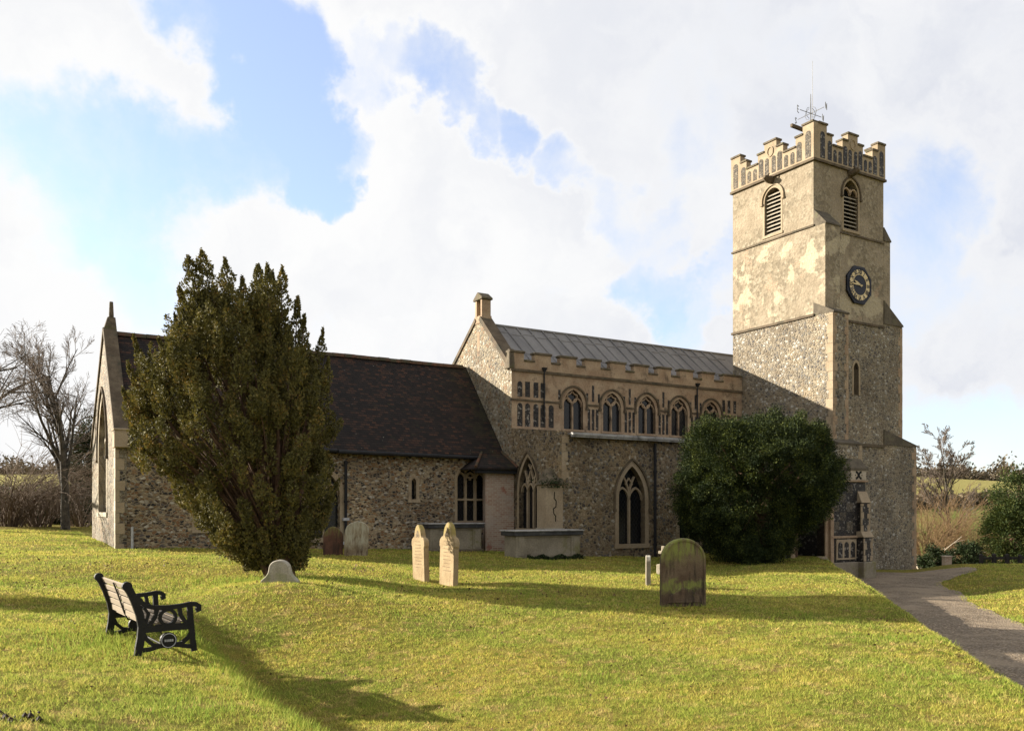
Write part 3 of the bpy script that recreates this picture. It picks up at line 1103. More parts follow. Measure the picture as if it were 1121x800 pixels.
nc_.strip([(VR + .18, 8.72), (VS + .08, 6.92)], .13, FE(UE), -.42, .05)
B(nc_, 'gable_coping', 'string_stone')
bc = MB()
bc.box(UE - .02, UE + .40, VR - .30, VR + .30, 8.55, 8.83)
bc.box(UE + .0, UE + .38, VR - .27, VR - .15, 8.83, 9.42)
bc.box(UE + .0, UE + .38, VR + .13, VR + .27, 8.83, 9.42)
bc.box(UE + .16, UE + .37, VR - .15, VR + .13, 8.83, 9.42)
B(bc, 'bellcote', 'ashlar_warm', bevel=.012)
bcap = MB()
bcap.prism([(VR - .34, 9.42), (VR + .34, 9.42), (VR + .34, 9.49), (VR, 9.72), (VR - .34, 9.49)], FE(UE - .05), 0, -.48)
B(bcap, 'bellcote_cap', 'mossy_cap', bevel=.015)
# lead roof
r0v, r0z, r1z = VN + .1, 6.60, 8.50
lr = MB().prism([(r0v, r0z), (VR, r1z - .06), (VS, 6.5), (VS, 6.62), (VR, r1z + .06), (r0v, r0z + .1)], FE(UE + .32), 0, -(32.5 - UE))
nroof = B(lr, 'nave_roof', 'lead')
rl = MB()
u = UE + .55
ks = (r1z + .06 - r0z - .1) / (VR - r0v)
k = 0
while u < 27.4:
    j1, j2 = random.uniform(-.035, .035), random.uniform(-.035, .035)
    rl.tube([(u + j1, r0v + .02, r0z + .115), (u + (j1 + j2) * .7, (r0v + VR) / 2, (r0z + r1z) / 2 + .095 + random.uniform(-.008, .008)), (u + j2, VR - .02, r1z + .075)], .032, 6)
    vmid = r0v + (VR - r0v) * (.34 if k % 2 else .30)
    for f_ in ((.32 if k % 2 else .36), (.80 if k % 2 else .84)):
        vm = r0v + (VR - r0v) * f_
        zm = r0z + .1 + (vm - r0v) * ks
        rl.hexa([(u + .03, vm - .03, zm - .02), (u + .53, vm - .03, zm - .02), (u + .53, vm + .03, zm + .03), (u + .03, vm + .03, zm + .03),
                 (u + .03, vm - .03, zm + .005), (u + .53, vm - .03, zm + .005), (u + .53, vm + .03, zm + .052), (u + .03, vm + .03, zm + .052)])
    u += .56
    k += 1
rl.tube([(UE + .45, VR, r1z + .07), (32, VR, r1z + .07)], .06, 8)
B(rl, 'lead_rolls', 'lead', nroof)

# clerestory facing of warm stone with flushwork
cl = B(MB().box(UE + .001, UT, VN, VN + .299, 4.3, 6.52), 'clerestory', 'ashlar_warm')
CWIN = [18.20, 19.98, 21.67, 23.34, 25.05]
F = FN(VN)
for cx_ in CWIN:
    window([cl], F, cx_, .86, 4.55, 5.42, 6.0, 2, depth=.16, frame=.075, style='panel', fmat='ashlar_warm', mw=.06)
    hood(F, cx_, .98, 5.50, 6.02, .10, .06, .12)
fl = MB()


def panel(mb, F, s, w, z0, z1, pointed=False, d=.005):
    if pointed:
        mb.prism(arch(w, z0, z1 - w * .55, z1, s, 4), F, -.03, d)
    else:
        mb.prism([(s - w / 2, z0), (s + w / 2, z0), (s + w / 2, z1), (s - w / 2, z1)], F, -.03, d)


for k, s in enumerate((15.90, 16.22, 16.57, 16.87, 17.22)):
    panel(fl, F, s, .215, 4.56, 5.38, True)
    if k < 4:
        panel(fl, F, s, .20, 5.60, 6.14, k == 0)
for a, c_ in zip(CWIN, CWIN[1:] + [26.45]):
    mid_ = (a + c_) / 2
    if c_ < 26:
        for dx in (-.19, 0, .19):
            panel(fl, F, mid_ + dx, .115, 4.56, 5.34)
        panel(fl, F, mid_, .10, 5.62, 6.22)
        for dx in (-.27, .27):
            panel(fl, F, mid_ + dx, .09, 5.60, 5.92)
    else:
        for dx in (-.35, -.05, .28):
            panel(fl, F, 26.1 + dx, .15, 4.56, 5.34)
            panel(fl, F, 26.1 + dx, .15, 5.60, 6.12)
panel(fl, F, 17.58, .10, 5.60, 5.95)
B(fl, 'flushwork_panels', 'black_flint')
ss = MB()
ss.box(UE - .06, UT, VN - .06, VN + .02, 6.47, 6.56)
ss.box(UE - .01, 17.63, VN - .045, VN + .02, 5.45, 5.51)
for a, c_ in zip(CWIN, CWIN[1:] + [26.85]):
    ss.box(a + .60, min(c_ - .60, UT) if c_ < 26 else UT, VN - .045, VN + .02, 5.45, 5.51)
B(ss, 'string_course', 'string_stone')
pa = MB()
pa.box(UE - .02, UT, VN - .02, VN + .2, 6.56, 6.84)
caps = MB()
MER = [(15.50, 16.06), (16.51, 17.20), (17.61, 18.32), (18.72, 19.43), (19.88, 20.60), (21.03, 21.73), (22.2, 22.88), (23.35, 24.05), (24.52, 25.20), (25.72, 26.78)]
for k, (a, c_) in enumerate(MER):
    pa.box(a, c_, VN - .019, VN + .199, 6.84, 7.12)
    caps.box(a - .04, c_ + (.04 if c_ < 26 else 0), VN - .06, VN + .24, 7.12, 7.20)
    if k + 1 < len(MER):
        caps.box(c_ + .001, MER[k + 1][0] - .001, VN - .06, VN + .24, 6.84, 6.91)
B(pa, 'nave_parapet', 'ashlar_warm')
B(caps, 'parapet_coping', 'mossy_cap', bevel=.012)
ks_ = MB().hexa([(UE - .12, VN - .07, 6.56), (UE + .1, VN - .07, 6.56), (UE + .1, VN + .3, 6.56), (UE - .12, VN + .3, 6.56),
                 (UE - .10, VN - .02, 7.24), (UE + .1, VN - .02, 7.24), (UE + .1, VN + .12, 7.24), (UE - .1, VN + .12, 7.24)])
B(ks_, 'corner_stone', 'mossy_cap', bevel=.02)
downpipe(16.89, VN - .05, 4.75, 6.55, pr=.026)
downpipe(24.25, VN - .05, 4.4, 6.55, pr=.026)

# ---- north aisle
ais = B(MB().prism([(VA, -1.5), (VN - .001, -1.5), (VN - .001, 4.30), (VA, 4.05)], FE(UE + .001), 0, -(UT - UE - .002)), 'aisle_wall', 'aisle_flint')
B(MB().prism([(VA + .002, 3.7), (VN - .002, 3.7), (VN - .002, 4.47), (VA + .002, 4.16)], FE(UE - .002), 0, -.34), 'aisle_gable', 'aisle_flint')
ar = MB().prism([(VA - .20, 4.02), (VN - .003, 4.32), (VN - .003, 4.37), (VA - .20, 4.09)], FE(15.92), 0, -(UT - 15.93))
aroof = B(ar, 'aisle_roof', 'lead')
el = MB().box(15.9, UT - .01, VA - .26, VA - .18, 3.96, 4.11)
el.box(15.9, UT - .01, VA - .30, VA - .262, 4.02, 4.09)
B(el, 'edge_highlight', 'edge_highlight', aroof)
F = FN(VA)
window(ais, F, 18.55, 1.14, .48, 1.98, 3.10, 2, depth=.25, frame=.15, style='branch', mw=.075)
hood(F, 18.55, 1.42, 2.0, 3.28, .05, .06, .35)
window(ais, F, 21.25, 1.14, .48, 1.98, 3.02, 2, depth=.25, frame=.17, style='branch', mw=.075)
hood(F, 21.25, 1.46, 2.0, 3.20, .05, .06, .35)
window(ais, FE(UE + .001), 24.55, 1.15, 1.0, 2.25, 3.42, 3, depth=.2, frame=.12, style='branch', fmat='ashlar', mw=.075)
hood(FE(UE + .001), 24.55, 1.34, 2.25, 3.55, .05, .06, .15)
quoins(F, UE + .1, 1, 2.6, 4.0, w0=.16, w1=.26)
downpipe(19.5, VA - .08, -.1, 3.9, False)
ab = MB()
ab.box(15.05, 15.70, VA - .02, VA + .5, .95, 2.42)
B(ab, 'buttress', 'ashlar', label='pale smooth stone buttress with a crack')
cr_ = MB()
cr_.strip([(15.38, 2.2), (15.36, 2.0), (15.44, 1.9), (15.43, 1.72), (15.33, 1.66), (15.35, 1.5), (15.42, 1.42), (15.41, 1.25)], .035, FN(VA - .02), -.01, .003)
B(cr_, 'crack', 'dark_void')
bb = MB()
bb.box(14.98, 15.78, VA - .10, VA + .55, -1.0, .945)
bb.box(15.0, 15.74, VA - .06, VA + .52, .946, 1.05)
B(bb, 'buttress_base', 'tomb_stone', bevel=.02)
bw = MB()
bw.hexa([(14.98, VA - .1, 2.42), (15.76, VA - .1, 2.42), (15.76, VA + .5, 2.42), (14.98, VA + .5, 2.42),
         (15.1, VA - .08, 2.56), (15.7, VA - .08, 2.56), (15.62, VA + .4, 2.98), (15.3, VA + .4, 2.98)])
B(bw, 'buttress_weathering', 'mossy_cap', bevel=.02)

# ---- tower
TE, TW, TN, TS = 26.79, 31.02, 21.97, 26.12
Z1, Z2, Z3, Z4 = 4.15, 9.02, 12.43, 14.95
t1 = B(MB().box(TE, TW, TN, TS, -2, Z2), 'tower_base', 'tower_flint')
t2 = B(MB().box(TE, TW, TN, TS, Z2, Z3), 'tower_middle_stage', 'plaster_patchy')
t3 = B(MB().box(TE, TW, TN, TS, Z3, Z4), 'belfry_stage', 'plaster_top')
for bx_ in ((TE - .06, TW + .02, TN - .045, TS + .05, Z2 - .04, Z2 + .05), (TE - .05, TW + .02, TN - .045, TS + .05, Z3 - .03, Z3 + .04),
            (TE - .09, TW + .09, TN - .09, TS + .09, Z4 - .04, Z4 + .05), (27.9, TW + .02, TN - .07, TN + .02, Z1 - .02, Z1 + .10)):
    B(MB().box(*bx_), 'string_course', 'string_stone')


def stage(name, mat, u0, u1, v0, v1, z0, z1, w_name, du, dv, wh):
    """one stage of a buttress with its sloped weathering; du, dv: which way it slopes back"""
    B(MB().box(u0, u1, v0, v1, z0, z1), name, mat)
    q = MB()
    o_ = .035
    a0, a1, b0, b1 = u0 - (o_ if not du > 0 else 0), u1 + o_, v0 - (o_ if dv else o_ * .6), v1
    if dv:
        q.hexa([(u0 - .002, v0 - o_, z1), (u1 + o_, v0 - o_, z1), (u1 + o_, v1, z1), (u0 - .002, v1, z1),
                (u0 - .002, v0 - o_, z1 + .05), (u1 + o_, v0 - o_, z1 + .05), (u1 + o_ * .2, v1, z1 + wh), (u0 - .002, v1, z1 + wh)])
    else:
        q.hexa([(u0, v0 - o_, z1), (u1 + o_, v0 - o_, z1), (u1 + o_, v1 + o_, z1), (u0, v1 + o_, z1),
                (u0, v0 - o_, z1 + wh), (u1 + o_, v0 - o_, z1 + .05), (u1 + o_, v1 + o_, z1 + .05), (u0, v1 + o_, z1 + wh)])
    B(q, w_name, 'weathering_tile')


# north-east buttress, flush with the east face
stage('tower_buttress', 'plaster_patchy', TE - .002, 27.62, 21.43, TN, Z2, Z3 - .05, 'weathering', 0, 1, .68)
stage('tower_buttress', 'tower_flint', TE - .004, 27.66, 21.08, TN, Z1, Z2 - .03, 'weathering', 0, 1, .52)
stage('tower_buttress', 'tower_flint', TE - .25, 27.95, 20.70, TN, -2, Z1 - .1, 'weathering', 0, 1, .55)
# north-west buttress, flush with the north face
stage('tower_buttress', 'plaster_top', TW, 31.45, TN - .004, TN + .85, Z2 + .1, Z3 + .10, 'weathering', 1, 0, .55)
stage('tower_buttress', 'tower_flint', TW, 32.25, TN - .006, TN + .9, Z1, Z2 + .14, 'weathering', 1, 0, .95)
stage('tower_buttress', 'tower_flint', TW, 33.2, TN - .008, TN + 1.0, -2, Z1 + .1, 'weathering', 1, 0, .62)
quoins(FE(TE - .004), 21.08, 1, Z1, Z2 - .05, 'ashlar', w0=.20, w1=.30, hgt=.33)
quoins(FN(21.08), TE, 1, Z1, Z2 - .05, 'ashlar_warm', w0=.12, w1=.22, hgt=.33)
quoins(FN(21.08), 27.66, -1, Z1, Z2 - .05, 'ashlar_warm', w0=.12, w1=.22, hgt=.33)
quoins(FN(TN - .008), 33.2, -1, -1, Z1 + .05, 'ashlar_warm', w0=.16, w1=.3, hgt=.33)
quoins(FN(TN - .006), 32.25, -1, Z1 + .2, Z2 + .1, 'ashlar_warm', w0=.16, w1=.26, hgt=.33)
quoins(FN(20.70), 27.95, -1, .5, Z1 - .1, 'ashlar', w0=.16, w1=.26, hgt=.3)

# parapet with stepped battlements
seg = [.50, .33, .60, .33, .60, .33, .60, .33, .50]
hts = [1.42, 1.08, .72, 1.08, 1.40, 1.08, .72, 1.08, 1.42]


def battlement(F, s0, s1, dark, out=0.0):
    L = sum(seg)
    k_ = (s1 - s0) / L
    tp, cc = [(s0, Z4 + .05)], MB()
    s = s0
    top = []
    for i, (q, h_) in enumerate(zip(seg, hts)):
        top += [(s, Z4 + h_), (s + q * k_, Z4 + h_)]
        e0, e1 = .03, .03
        cc.prism([(s - (e0 if 0 < i and hts[i - 1] < h_ else -.002), Z4 + h_), (s + q * k_ + (e1 if i < 8 and hts[i + 1] < h_ else -.002), Z4 + h_),
                  (s + q * k_ + (e1 if i < 8 and hts[i + 1] < h_ else -.002), Z4 + h_ + .07), (s - (e0 if 0 < i and hts[i - 1] < h_ else -.002), Z4 + h_ + .07)], F, -.30, .045)
        s += q * k_
    mb = MB().prism([(s0, Z4 + .05)] + top + [(s1, Z4 + .05)], F, -.26, 0)
    pn = MB()
    s = s0
    for i, (q, h_) in enumerate(zip(seg, hts)):
        c_ = s + q * k_ / 2
        if i in (2, 6):
            for dx in (-.15, .15):
                panel(pn, F, c_ + dx * k_, .19, Z4 + .13, Z4 + .60, True, .008)
        elif i == 4:
            panel(pn, F, c_ - .17 * k_, .20, Z4 + .13, Z4 + .80, True, .008)
            panel(pn, F, c_ + .17 * k_, .20, Z4 + .13, Z4 + .80, True, .008)
        elif i in (0, 8):
            panel(pn, F, c_, .26, Z4 + .13, Z4 + 1.15, True, .008)
        else:
            panel(pn, F, c_, .24, Z4 + .13, Z4 + .88, True, .008)
        s += q * k_
    par = B(mb, 'tower_parapet', 'ashlar')
    B(cc, 'parapet_coping', 'mossy_cap', par)
    B(pn, 'flushwork_panels', 'black_flint' if dark else 'tower_panel', par)
    # ring carved on the middle merlon
    sm = (s0 + s1) / 2
    rg = MB().strip([(sm + .15 * math.cos(a * math.pi / 8), Z4 + 1.02 + .19 * math.sin(a * math.pi / 8)) for a in range(16)], .045, F, -.02, .03, closed=True)
    B(rg, 'carved_ring', 'ashlar', par)


battlement(FE(TE - .05), TN - .05, TS + .05, False)
battlement(FN(TN - .05), TE + .212, TW + .05, True)
battlement(FW(TW + .05), TN + .213, TS + .05, False)
battlement(lambda s, z, d: (s, TS + .05 + d, z), TE + .212, TW - .213, False)
for (F, s) in ((FE(TE), (TN + TS) / 2 - .03), (FN(TN), (TE + TW) / 2)):
    g = MB()
    pts = []
    for d_, r_, z_ in ((.0, .16, 0), (.18, .15, -.02), (.34, .12, .02), (.44, .07, .05)):
        pts.append((F(s, Z4 - .12 + z_, d_), r_))
    g.tube([p for p, _ in pts], [r_ for _, r_ in pts], 7)
    e1_ = F(s - .12, Z4 + .02, .3)
    g.tube([F(s - .08, Z4 + .0, .3), F(s - .13, Z4 + .06, .27)], [.04, .02], 5)
    g.tube([F(s + .08, Z4 + .0, .3), F(s + .13, Z4 + .06, .27)], [.04, .02], 5)
    B(g, 'gargoyle', 'string_stone')


def belfry(wall, F, s, w, sill, spring, apex, dark):
    cut(wall, MB().prism(arch(w, sill, spring, apex, s), F, -.45, .3))
    fr = MB()
    fr.strip([(s - w / 2, sill)] + arch_line(w, spring, apex, s)[::-1] + [(s + w / 2, sill)], .085, F, -.3, .012, side=.5)
    fr.prism([(s - w / 2 - .1, sill - .1), (s + w / 2 + .1, sill - .1), (s + w / 2 + .1, sill), (s - w / 2 - .1, sill)], F, -.3, .04)
    f = B(fr, 'belfry_window', 'ashlar')
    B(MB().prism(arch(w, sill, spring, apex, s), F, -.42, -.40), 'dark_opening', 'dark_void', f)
    z = sill + .02
    top = apex - .14 if not dark else spring
    while z < top:
        half = w / 2 - .005
        if z > spring:
            half *= max(.25, 1 - ((z - spring) / (apex - spring)) ** 1.5)
        lv = MB()
        a_, b_ = F(s - half, z, -.06), F(s + half, z, -.06)
        c_, d_ = F(s + half, z + .12, -.24), F(s - half, z + .12, -.24)
        lv.hexa([a_, b_, c_, d_, *[(p[0], p[1], p[2] + .03) for p in (a_, b_, c_, d_)]])
        B(lv, 'louvre', 'louvre_wood', f)
        z += .155
    if dark:
        tc_ = MB()
        for x in (-w / 4, w / 4):
            tc_.strip(arch_line(w / 2, spring - .02, spring + .24, s + x, 5), .05, F, -.1, -.03)
        tc_.strip([(s, spring), (s, spring + .22)], .05, F, -.1, -.03)
        B(tc_, 'tracery', 'ashlar_warm', f)
    hood(F, s, w, spring, apex, .13, .065, .05 if not dark else .1, 'ashlar' if not dark else 'string_stone', f)
    lab = MB()
    return f


belfry(t3, FE(TE), 23.96, .84, 12.66, 14.05, 14.50, False)
belfry(t3, FN(TN), 28.98, .88, 12.62, 14.02, 14.58, True)
# slit window
cut(t1, MB().prism(arch(.3, 6.15, 7.2, 7.45, 29.3), FN(TN), -.35, .2))
sf = MB().strip([(29.15, 6.15)] + arch_line(.3, 7.2, 7.45, 29.3)[::-1] + [(29.45, 6.15)], .10, FN(TN), -.2, .012, side=.5)
sf = B(sf, 'slit_window', 'ashlar')
B(MB().prism(arch(.3, 6.15, 7.2, 7.45, 29.3), FN(TN), -.24, -.22), 'glass', 'glass', sf)

# clock
F = FN(TN)
cu, cz = 29.40, 10.50
octo = [(cu + .80 * math.sin((k + .5) * math.pi / 4), cz + .80 * math.cos((k + .5) * math.pi / 4)) for k in range(8)]
clock = B(MB().prism(octo, F, .0, .09), 'clock', 'clock_board', bevel=.012)
circ = lambda r, n=40: [(cu + r * math.cos(2 * math.pi * k / n), cz + r * math.sin(2 * math.pi * k / n)) for k in range(n)]
ring = MB().strip(circ(.505), .20, F, .085, .100, closed=True)
B(ring, 'chapter_ring', 'clock_gold', clock)
rim = MB().strip(circ(.66), .025, F, .085, .105, closed=True)
B(rim, 'rim', 'clock_board', clock)
for k, txt in enumerate(['XII', 'I', 'II', 'III', 'IIII', 'V', 'VI', 'VII', 'VIII', 'IX', 'X', 'XI']):
    cu_d = bpy.data.curves.new('numeral', 'FONT')
    cu_d.body = txt
    cu_d.size = .235
    cu_d.align_x = 'CENTER'
    cu_d.align_y = 'CENTER'
    cu_d.extrude = .004
    cu_d.offset = .006
    tmp = bpy.data.objects.new('numeral_text', cu_d)
    COL.objects.link(tmp)
    bpy.context.view_layer.update()
    me = bpy.data.meshes.new_from_object(tmp.evaluated_get(bpy.context.evaluated_depsgraph_get()))
    bpy.data.objects.remove(tmp)
    bpy.data.curves.remove(cu_d)
    me.name = 'numeral'
    a = -k * math.pi / 6
    for vtx in me.vertices:
        x, y, z = vtx.co
        x *= .82
        xr = x * math.cos(a) - y * math.sin(a)
        yr = x * math.sin(a) + y * math.cos(a)
        s = cu + .505 * math.sin(-a) + xr
        zz = cz + .505 * math.cos(a) + yr
        vtx.co = Vector((s, TN - .104 - z, zz)) - ORG
    me.materials.clear()
    me.materials.append(M['clock_board'])
    ob = bpy.data.objects.new('numeral', me)
    COL.objects.link(ob)
    ob.parent = clock


def hand(ang, ln, w0, tail):
    c_, s_ = math.sin(ang), math.cos(ang)
    P = lambda a, b_: (cu + c_ * a + s_ * b_, cz + s_ * a - c_ * b_)
    mb = MB().prism([P(-tail, -w0 * .6), P(ln * .55, -w0), P(ln, 0), P(ln * .55, w0), P(-tail, w0 * .6)], F, .112, .122)
    B(mb, 'clock_hand', 'clock_gold', clock)


hand(R(-90 + 2), .60, .028, .16)
hand(R(-68), .40, .045, .12)

M['vane_metal'] = plain('vane_metal', (.10, .10, .10), (.15, .15, .15), 6.0, rough=.6, bstr=.1)
# weathervane and flag mast
cxv, cyv = TE + .45, TN + .5
wv = MB()
wv.tube([(cxv, cyv, 15.2), (cxv, cyv, 17.35)], [.03, .02], 6)
wv.tube([(cxv, cyv, 17.2), (cxv, cyv, 17.75)], [.022, .012], 6)
for k in range(4):
    a = k * math.pi / 2
    c_, s_ = math.cos(a), math.sin(a)
    wv.tube([(cxv, cyv, 17.0), (cxv + .62 * c_, cyv + .62 * s_, 17.0)], .012, 5)
    wv.tube([(cxv + .28 * c_, cyv + .28 * s_, 17.0), (cxv + .2 * c_, cyv + .2 * s_, 17.16), (cxv + .08 * c_, cyv + .08 * s_, 17.22)], .009, 5)
    wv.tube([(cxv + .28 * c_, cyv + .28 * s_, 17.0), (cxv + .2 * c_, cyv + .2 * s_, 16.84), (cxv + .08 * c_, cyv + .08 * s_, 16.78)], .009, 5)
vane = B(wv, 'weathervane', 'vane_metal')
LET = {'N': [[(-1, -1), (-1, 1), (1, -1), (1, 1)]], 'E': [[(1, 1), (-1, 1), (-1, -1), (1, -1)], [(-1, 0), (.7, 0)]],
       'S': [[(1, .8), (0, 1), (-1, .6), (0, 0), (1, -.6), (0, -1), (-1, -.8)]], 'W': [[(-1, 1), (-.5, -1), (0, .4), (.5, -1), (1, 1)]]}
for ch, (du, dv) in dict(N=(0, -1), S=(0, 1), E=(-1, 0), W=(1, 0)).items():
    lt = MB()
    for ln in LET[ch]:
        lt.tube([(cxv + du * .72 + a * .075, cyv + dv * .72 + a * .03, 17.0 + c_ * .12) for a, c_ in ln], .013, 5)
    B(lt, 'letter', 'vane_metal', vane)
mast = MB().tube([(cxv + .16, cyv + .05, 15.2), (cxv + .16, cyv + .05, 19.1)], [.018, .009], 6)
B(mast, 'lightning_mast', 'pale_metal')
sp2 = MB().hexa([(cxv - .75, cyv + .25, 16.42), (cxv - .2, cyv + .1, 16.30), (cxv - .2, cyv + .2, 16.30), (cxv - .75, cyv + .35, 16.42),
                 (cxv - .75, cyv + .25, 16.54), (cxv - .2, cyv + .1, 16.42), (cxv - .2, cyv + .2, 16.42), (cxv - .75, cyv + .35, 16.54)])
B(sp2, 'floodlight', 'string_stone')
# ---- north porch
PN = 18.7
pw = B(MB().box(21.75, 24.55, PN + .12, VA + .01, -2, 2.85), 'porch_wall', 'black_flint')
cut(pw, MB().prism(arch(1.45, -1.9, 1.3, 2.1, 22.75), FN(PN + .12), -1.2, .3))
pd = MB().strip([(22.025, -1.9)] + arch_line(1.45, 1.3, 2.1, 22.75)[::-1] + [(23.475, -1.9)], .2, FN(PN + .12), -.3, .05, side=.5)
B(pd, 'doorway', 'ashlar_warm')
dl = MB()
dl.box(22.05, 22.65, PN + .5, PN + .56, -.62, 1.3)
dl.box(22.09, 22.61, PN + .46, PN + .50, -.50, -.1)
for k in range(4):
    dl.box(22.07 + k * .16, 22.11 + k * .16, PN + .47, PN + .50, .1, 1.2)
B(dl, 'porch_door', 'door_wood')
pq = B(MB().box(23.70, 25.42, PN, VA + .01, -2, 2.62), 'porch_pier', 'black_flint')
pp = MB()
pp.box(23.62, 25.78, PN - .12, PN + 1.1, -2, -.12)
B(pp, 'porch_plinth', 'tomb_stone', bevel=.02)
ps = MB()
ps.box(23.66, 25.60, PN - .05, PN + .02, .68, .76)
ps.box(23.60, 25.50, PN - .06, PN + .3, 2.56, 2.62)
ps.box(25.42, 25.62, PN - .02, PN + .7, -.12, .72)
ps.box(25.42, 25.53, PN - .02, PN + .6, .72, 1.9)
ps.box(23.62, 23.78, PN - .03, PN + .4, -.12, 1.7)
B(ps, 'porch_string_course', 'ashlar_warm', bevel=.01)
bu = MB()
bu.box(24.98, 25.46, PN - .26, PN + .02, -2, .70)
bu.box(25.02, 25.44, PN - .16, PN + .02, .86, 1.86)
B(bu, 'porch_buttress', 'black_flint', label='stepped corner buttress of dark flint')
B(MB().box(24.90, 25.56, PN - .34, PN + .02, -2, -.12), 'buttress_base', 'tomb_stone', bevel=.02)
bs_ = MB()
bs_.hexa([(24.94, PN - .30, .70), (25.50, PN - .30, .70), (25.50, PN + .02, .70), (24.94, PN + .02, .70), (24.96, PN - .17, .90), (25.48, PN - .17, .90), (25.48, PN + .02, .90), (24.96, PN + .02, .90)])
bs_.hexa([(24.98, PN - .20, 1.86), (25.48, PN - .20, 1.86), (25.48, PN + .02, 1.86), (24.98, PN + .02, 1.86), (25.0, PN - .02, 2.25), (25.46, PN - .02, 2.25), (25.46, PN + .02, 2.25), (25.0, PN + .02, 2.25)])
B(bs_, 'buttress_weathering', 'ashlar', bevel=.01)
for (vq, z0q, z1q) in ((PN - .26, -.1, .68), (PN - .16, .9, 1.84)):
    quoins(FN(vq), 25.46, -1, z0q, z1q, 'ashlar', w0=.08, w1=.15, hgt=.2)
    quoins(FN(vq), 24.98, 1, z0q, z1q, 'ashlar', w0=.08, w1=.15, hgt=.2)
ch = MB()
for i_ in range(3):
    for k_ in range(5):
        if (i_ + k_) % 2 == 0:
            panel(ch, FN(PN), 23.92 + i_ * .34, .30, .95 + k_ * .31, 1.23 + k_ * .31, False, .006)
B(ch, 'chequer_panels', 'tower_panel', label='pale stone squares of the chequered flintwork')
pnl = MB()
pnl.prism([(23.90, -.03), (24.92, -.03), (24.92, .64), (23.90, .64)], FN(PN), -.02, .03)
pnl_o = B(pnl, 'window_panel', 'ashlar')
pf_ = MB()
for k in range(3):
    panel(pf_, FN(PN - .03), 24.09 + k * .32, .22, .03, .56, True, .006)
B(pf_, 'flushwork_panels', 'black_flint', pnl_o)
pc = MB().box(24.62, 25.42, PN - .04, PN + .7, 2.623, 2.96)
box_ = B(pc, 'quatrefoil_panel', 'white_panel', bevel=.01)
qd = MB()
for sg in (-1, 1):
    cxq = 25.02 + sg * .17
    qd.strip([(cxq + sg * .13 * math.cos(a) - sg * .02, 2.79 + .11 * math.sin(a)) for a in np.linspace(.5 * math.pi, 1.5 * math.pi, 9)], .075, FN(PN - .04), -.01, .006)
    qd.prism([(cxq - .02, 2.77), (cxq + .02, 2.77), (cxq + .02, 2.81), (cxq - .02, 2.81)], FN(PN - .04), -.01, .006)
B(qd, 'quatrefoil', 'dark_void', box_)
pr_ = MB()
pr_.prism([(21.6, 2.85), (24.6, 2.85), (23.2, 3.3)], FN(PN + .1), 0, -(VA - PN - .1))
pr_.box(24.55, 25.48, PN - .08, PN + .8, 2.962, 3.03)
pr_.hexa([(24.6, PN - .06, 3.03), (25.46, PN - .06, 3.03), (25.46, PN + .8, 3.03), (24.6, PN + .8, 3.03),
          (24.75, PN + .1, 3.35), (25.3, PN + .1, 3.35), (25.3, PN + .7, 3.4), (24.75, PN + .7, 3.4)])
B(pr_, 'porch_roof', 'weathering_tile')

# ------------------------------------------------------------------ graves
def sym(half):
    """a full outline from its right half (bottom to top, the last point on the axis)"""
    return half + [(-x, z) for x, z in half[::-1][1:]]


def inscription(F, w, z0, z1, rows, mat, parent, d=.004, h=.022):
    mb = MB()
    for k in range(rows):
        z = z1 - (z1 - z0) * k / max(rows - 1, 1)
        L = w * random.uniform(.55, 1.0)
        s = -L / 2
        while s < L / 2:
            q = random.uniform(.015, .05)
            mb.prism([(s, z), (s + q, z), (s + q, z + h * random.uniform(.6, 1)), (s, z + h * .8)], F, -.004, d)
            s += q + random.uniform(.008, .02)
    return mb.build('inscription', mat, parent)


def headstone(px, py, outline, thick, rz, mat, label, lean=(0, 0), bevel=.012, group='headstones on the churchyard lawn', cat='gravestone', name='headstone'):
    p = at(px, py)
    F = FN(-0.0)
    mb = MB().prism(outline, FN(0), -thick / 2, thick / 2)
    ob = mb.build(name, mat, bevel=bevel)
    ob.location = p
    ob.rotation_euler = (R(lean[0]), R(lean[1]), R(rz))
    tag(ob, label, cat, group)
    return ob, p


M['hs_big'] = headstone_mat('mossy_headstone', (.095, .062, .04), (.15, .11, .07), (.045, .034, .025), (.48, .66), (.20, .22, .055), [(.68, .98, 1.4, 1.5), (.22, .32, .40, .50), (-.3, -.2, -.05, .0)])
M['hs_gold'] = headstone_mat('sandstone_headstone', (.26, .19, .105), (.33, .25, .145), (.20, .14, .07), (.56, .72), (.26, .21, .05), [(.95, 1.15, 2, 2.1)], moss_amt=.75)
M['hs_red'] = headstone_mat('red_headstone', (.09, .045, .03), (.13, .065, .042), (.05, .03, .022), (.5, .65), (.16, .16, .05), [(.45, .75, 2, 2.1)])
M['hs_lichen'] = headstone_mat('lichen_headstone', (.19, .14, .085), (.30, .25, .17), (.10, .07, .045), (.55, .66), (.42, .40, .31), [(.15, .45, 2, 2.1)], moss_amt=.85)
M['hs_grey'] = headstone_mat('grey_headstone', (.27, .245, .20), (.37, .34, .285), (.2, .17, .13), (.6, .8), (.16, .18, .06), [(-.1, 0, .08, .2)], moss_amt=.5)
M['recess_shade'] = plain('recess_shade', (.13, .10, .06), (.2, .155, .1), 9.0)
M['letter_lit'] = plain('letter_worn', (.15, .105, .055), (.2, .14, .08), 9.0)

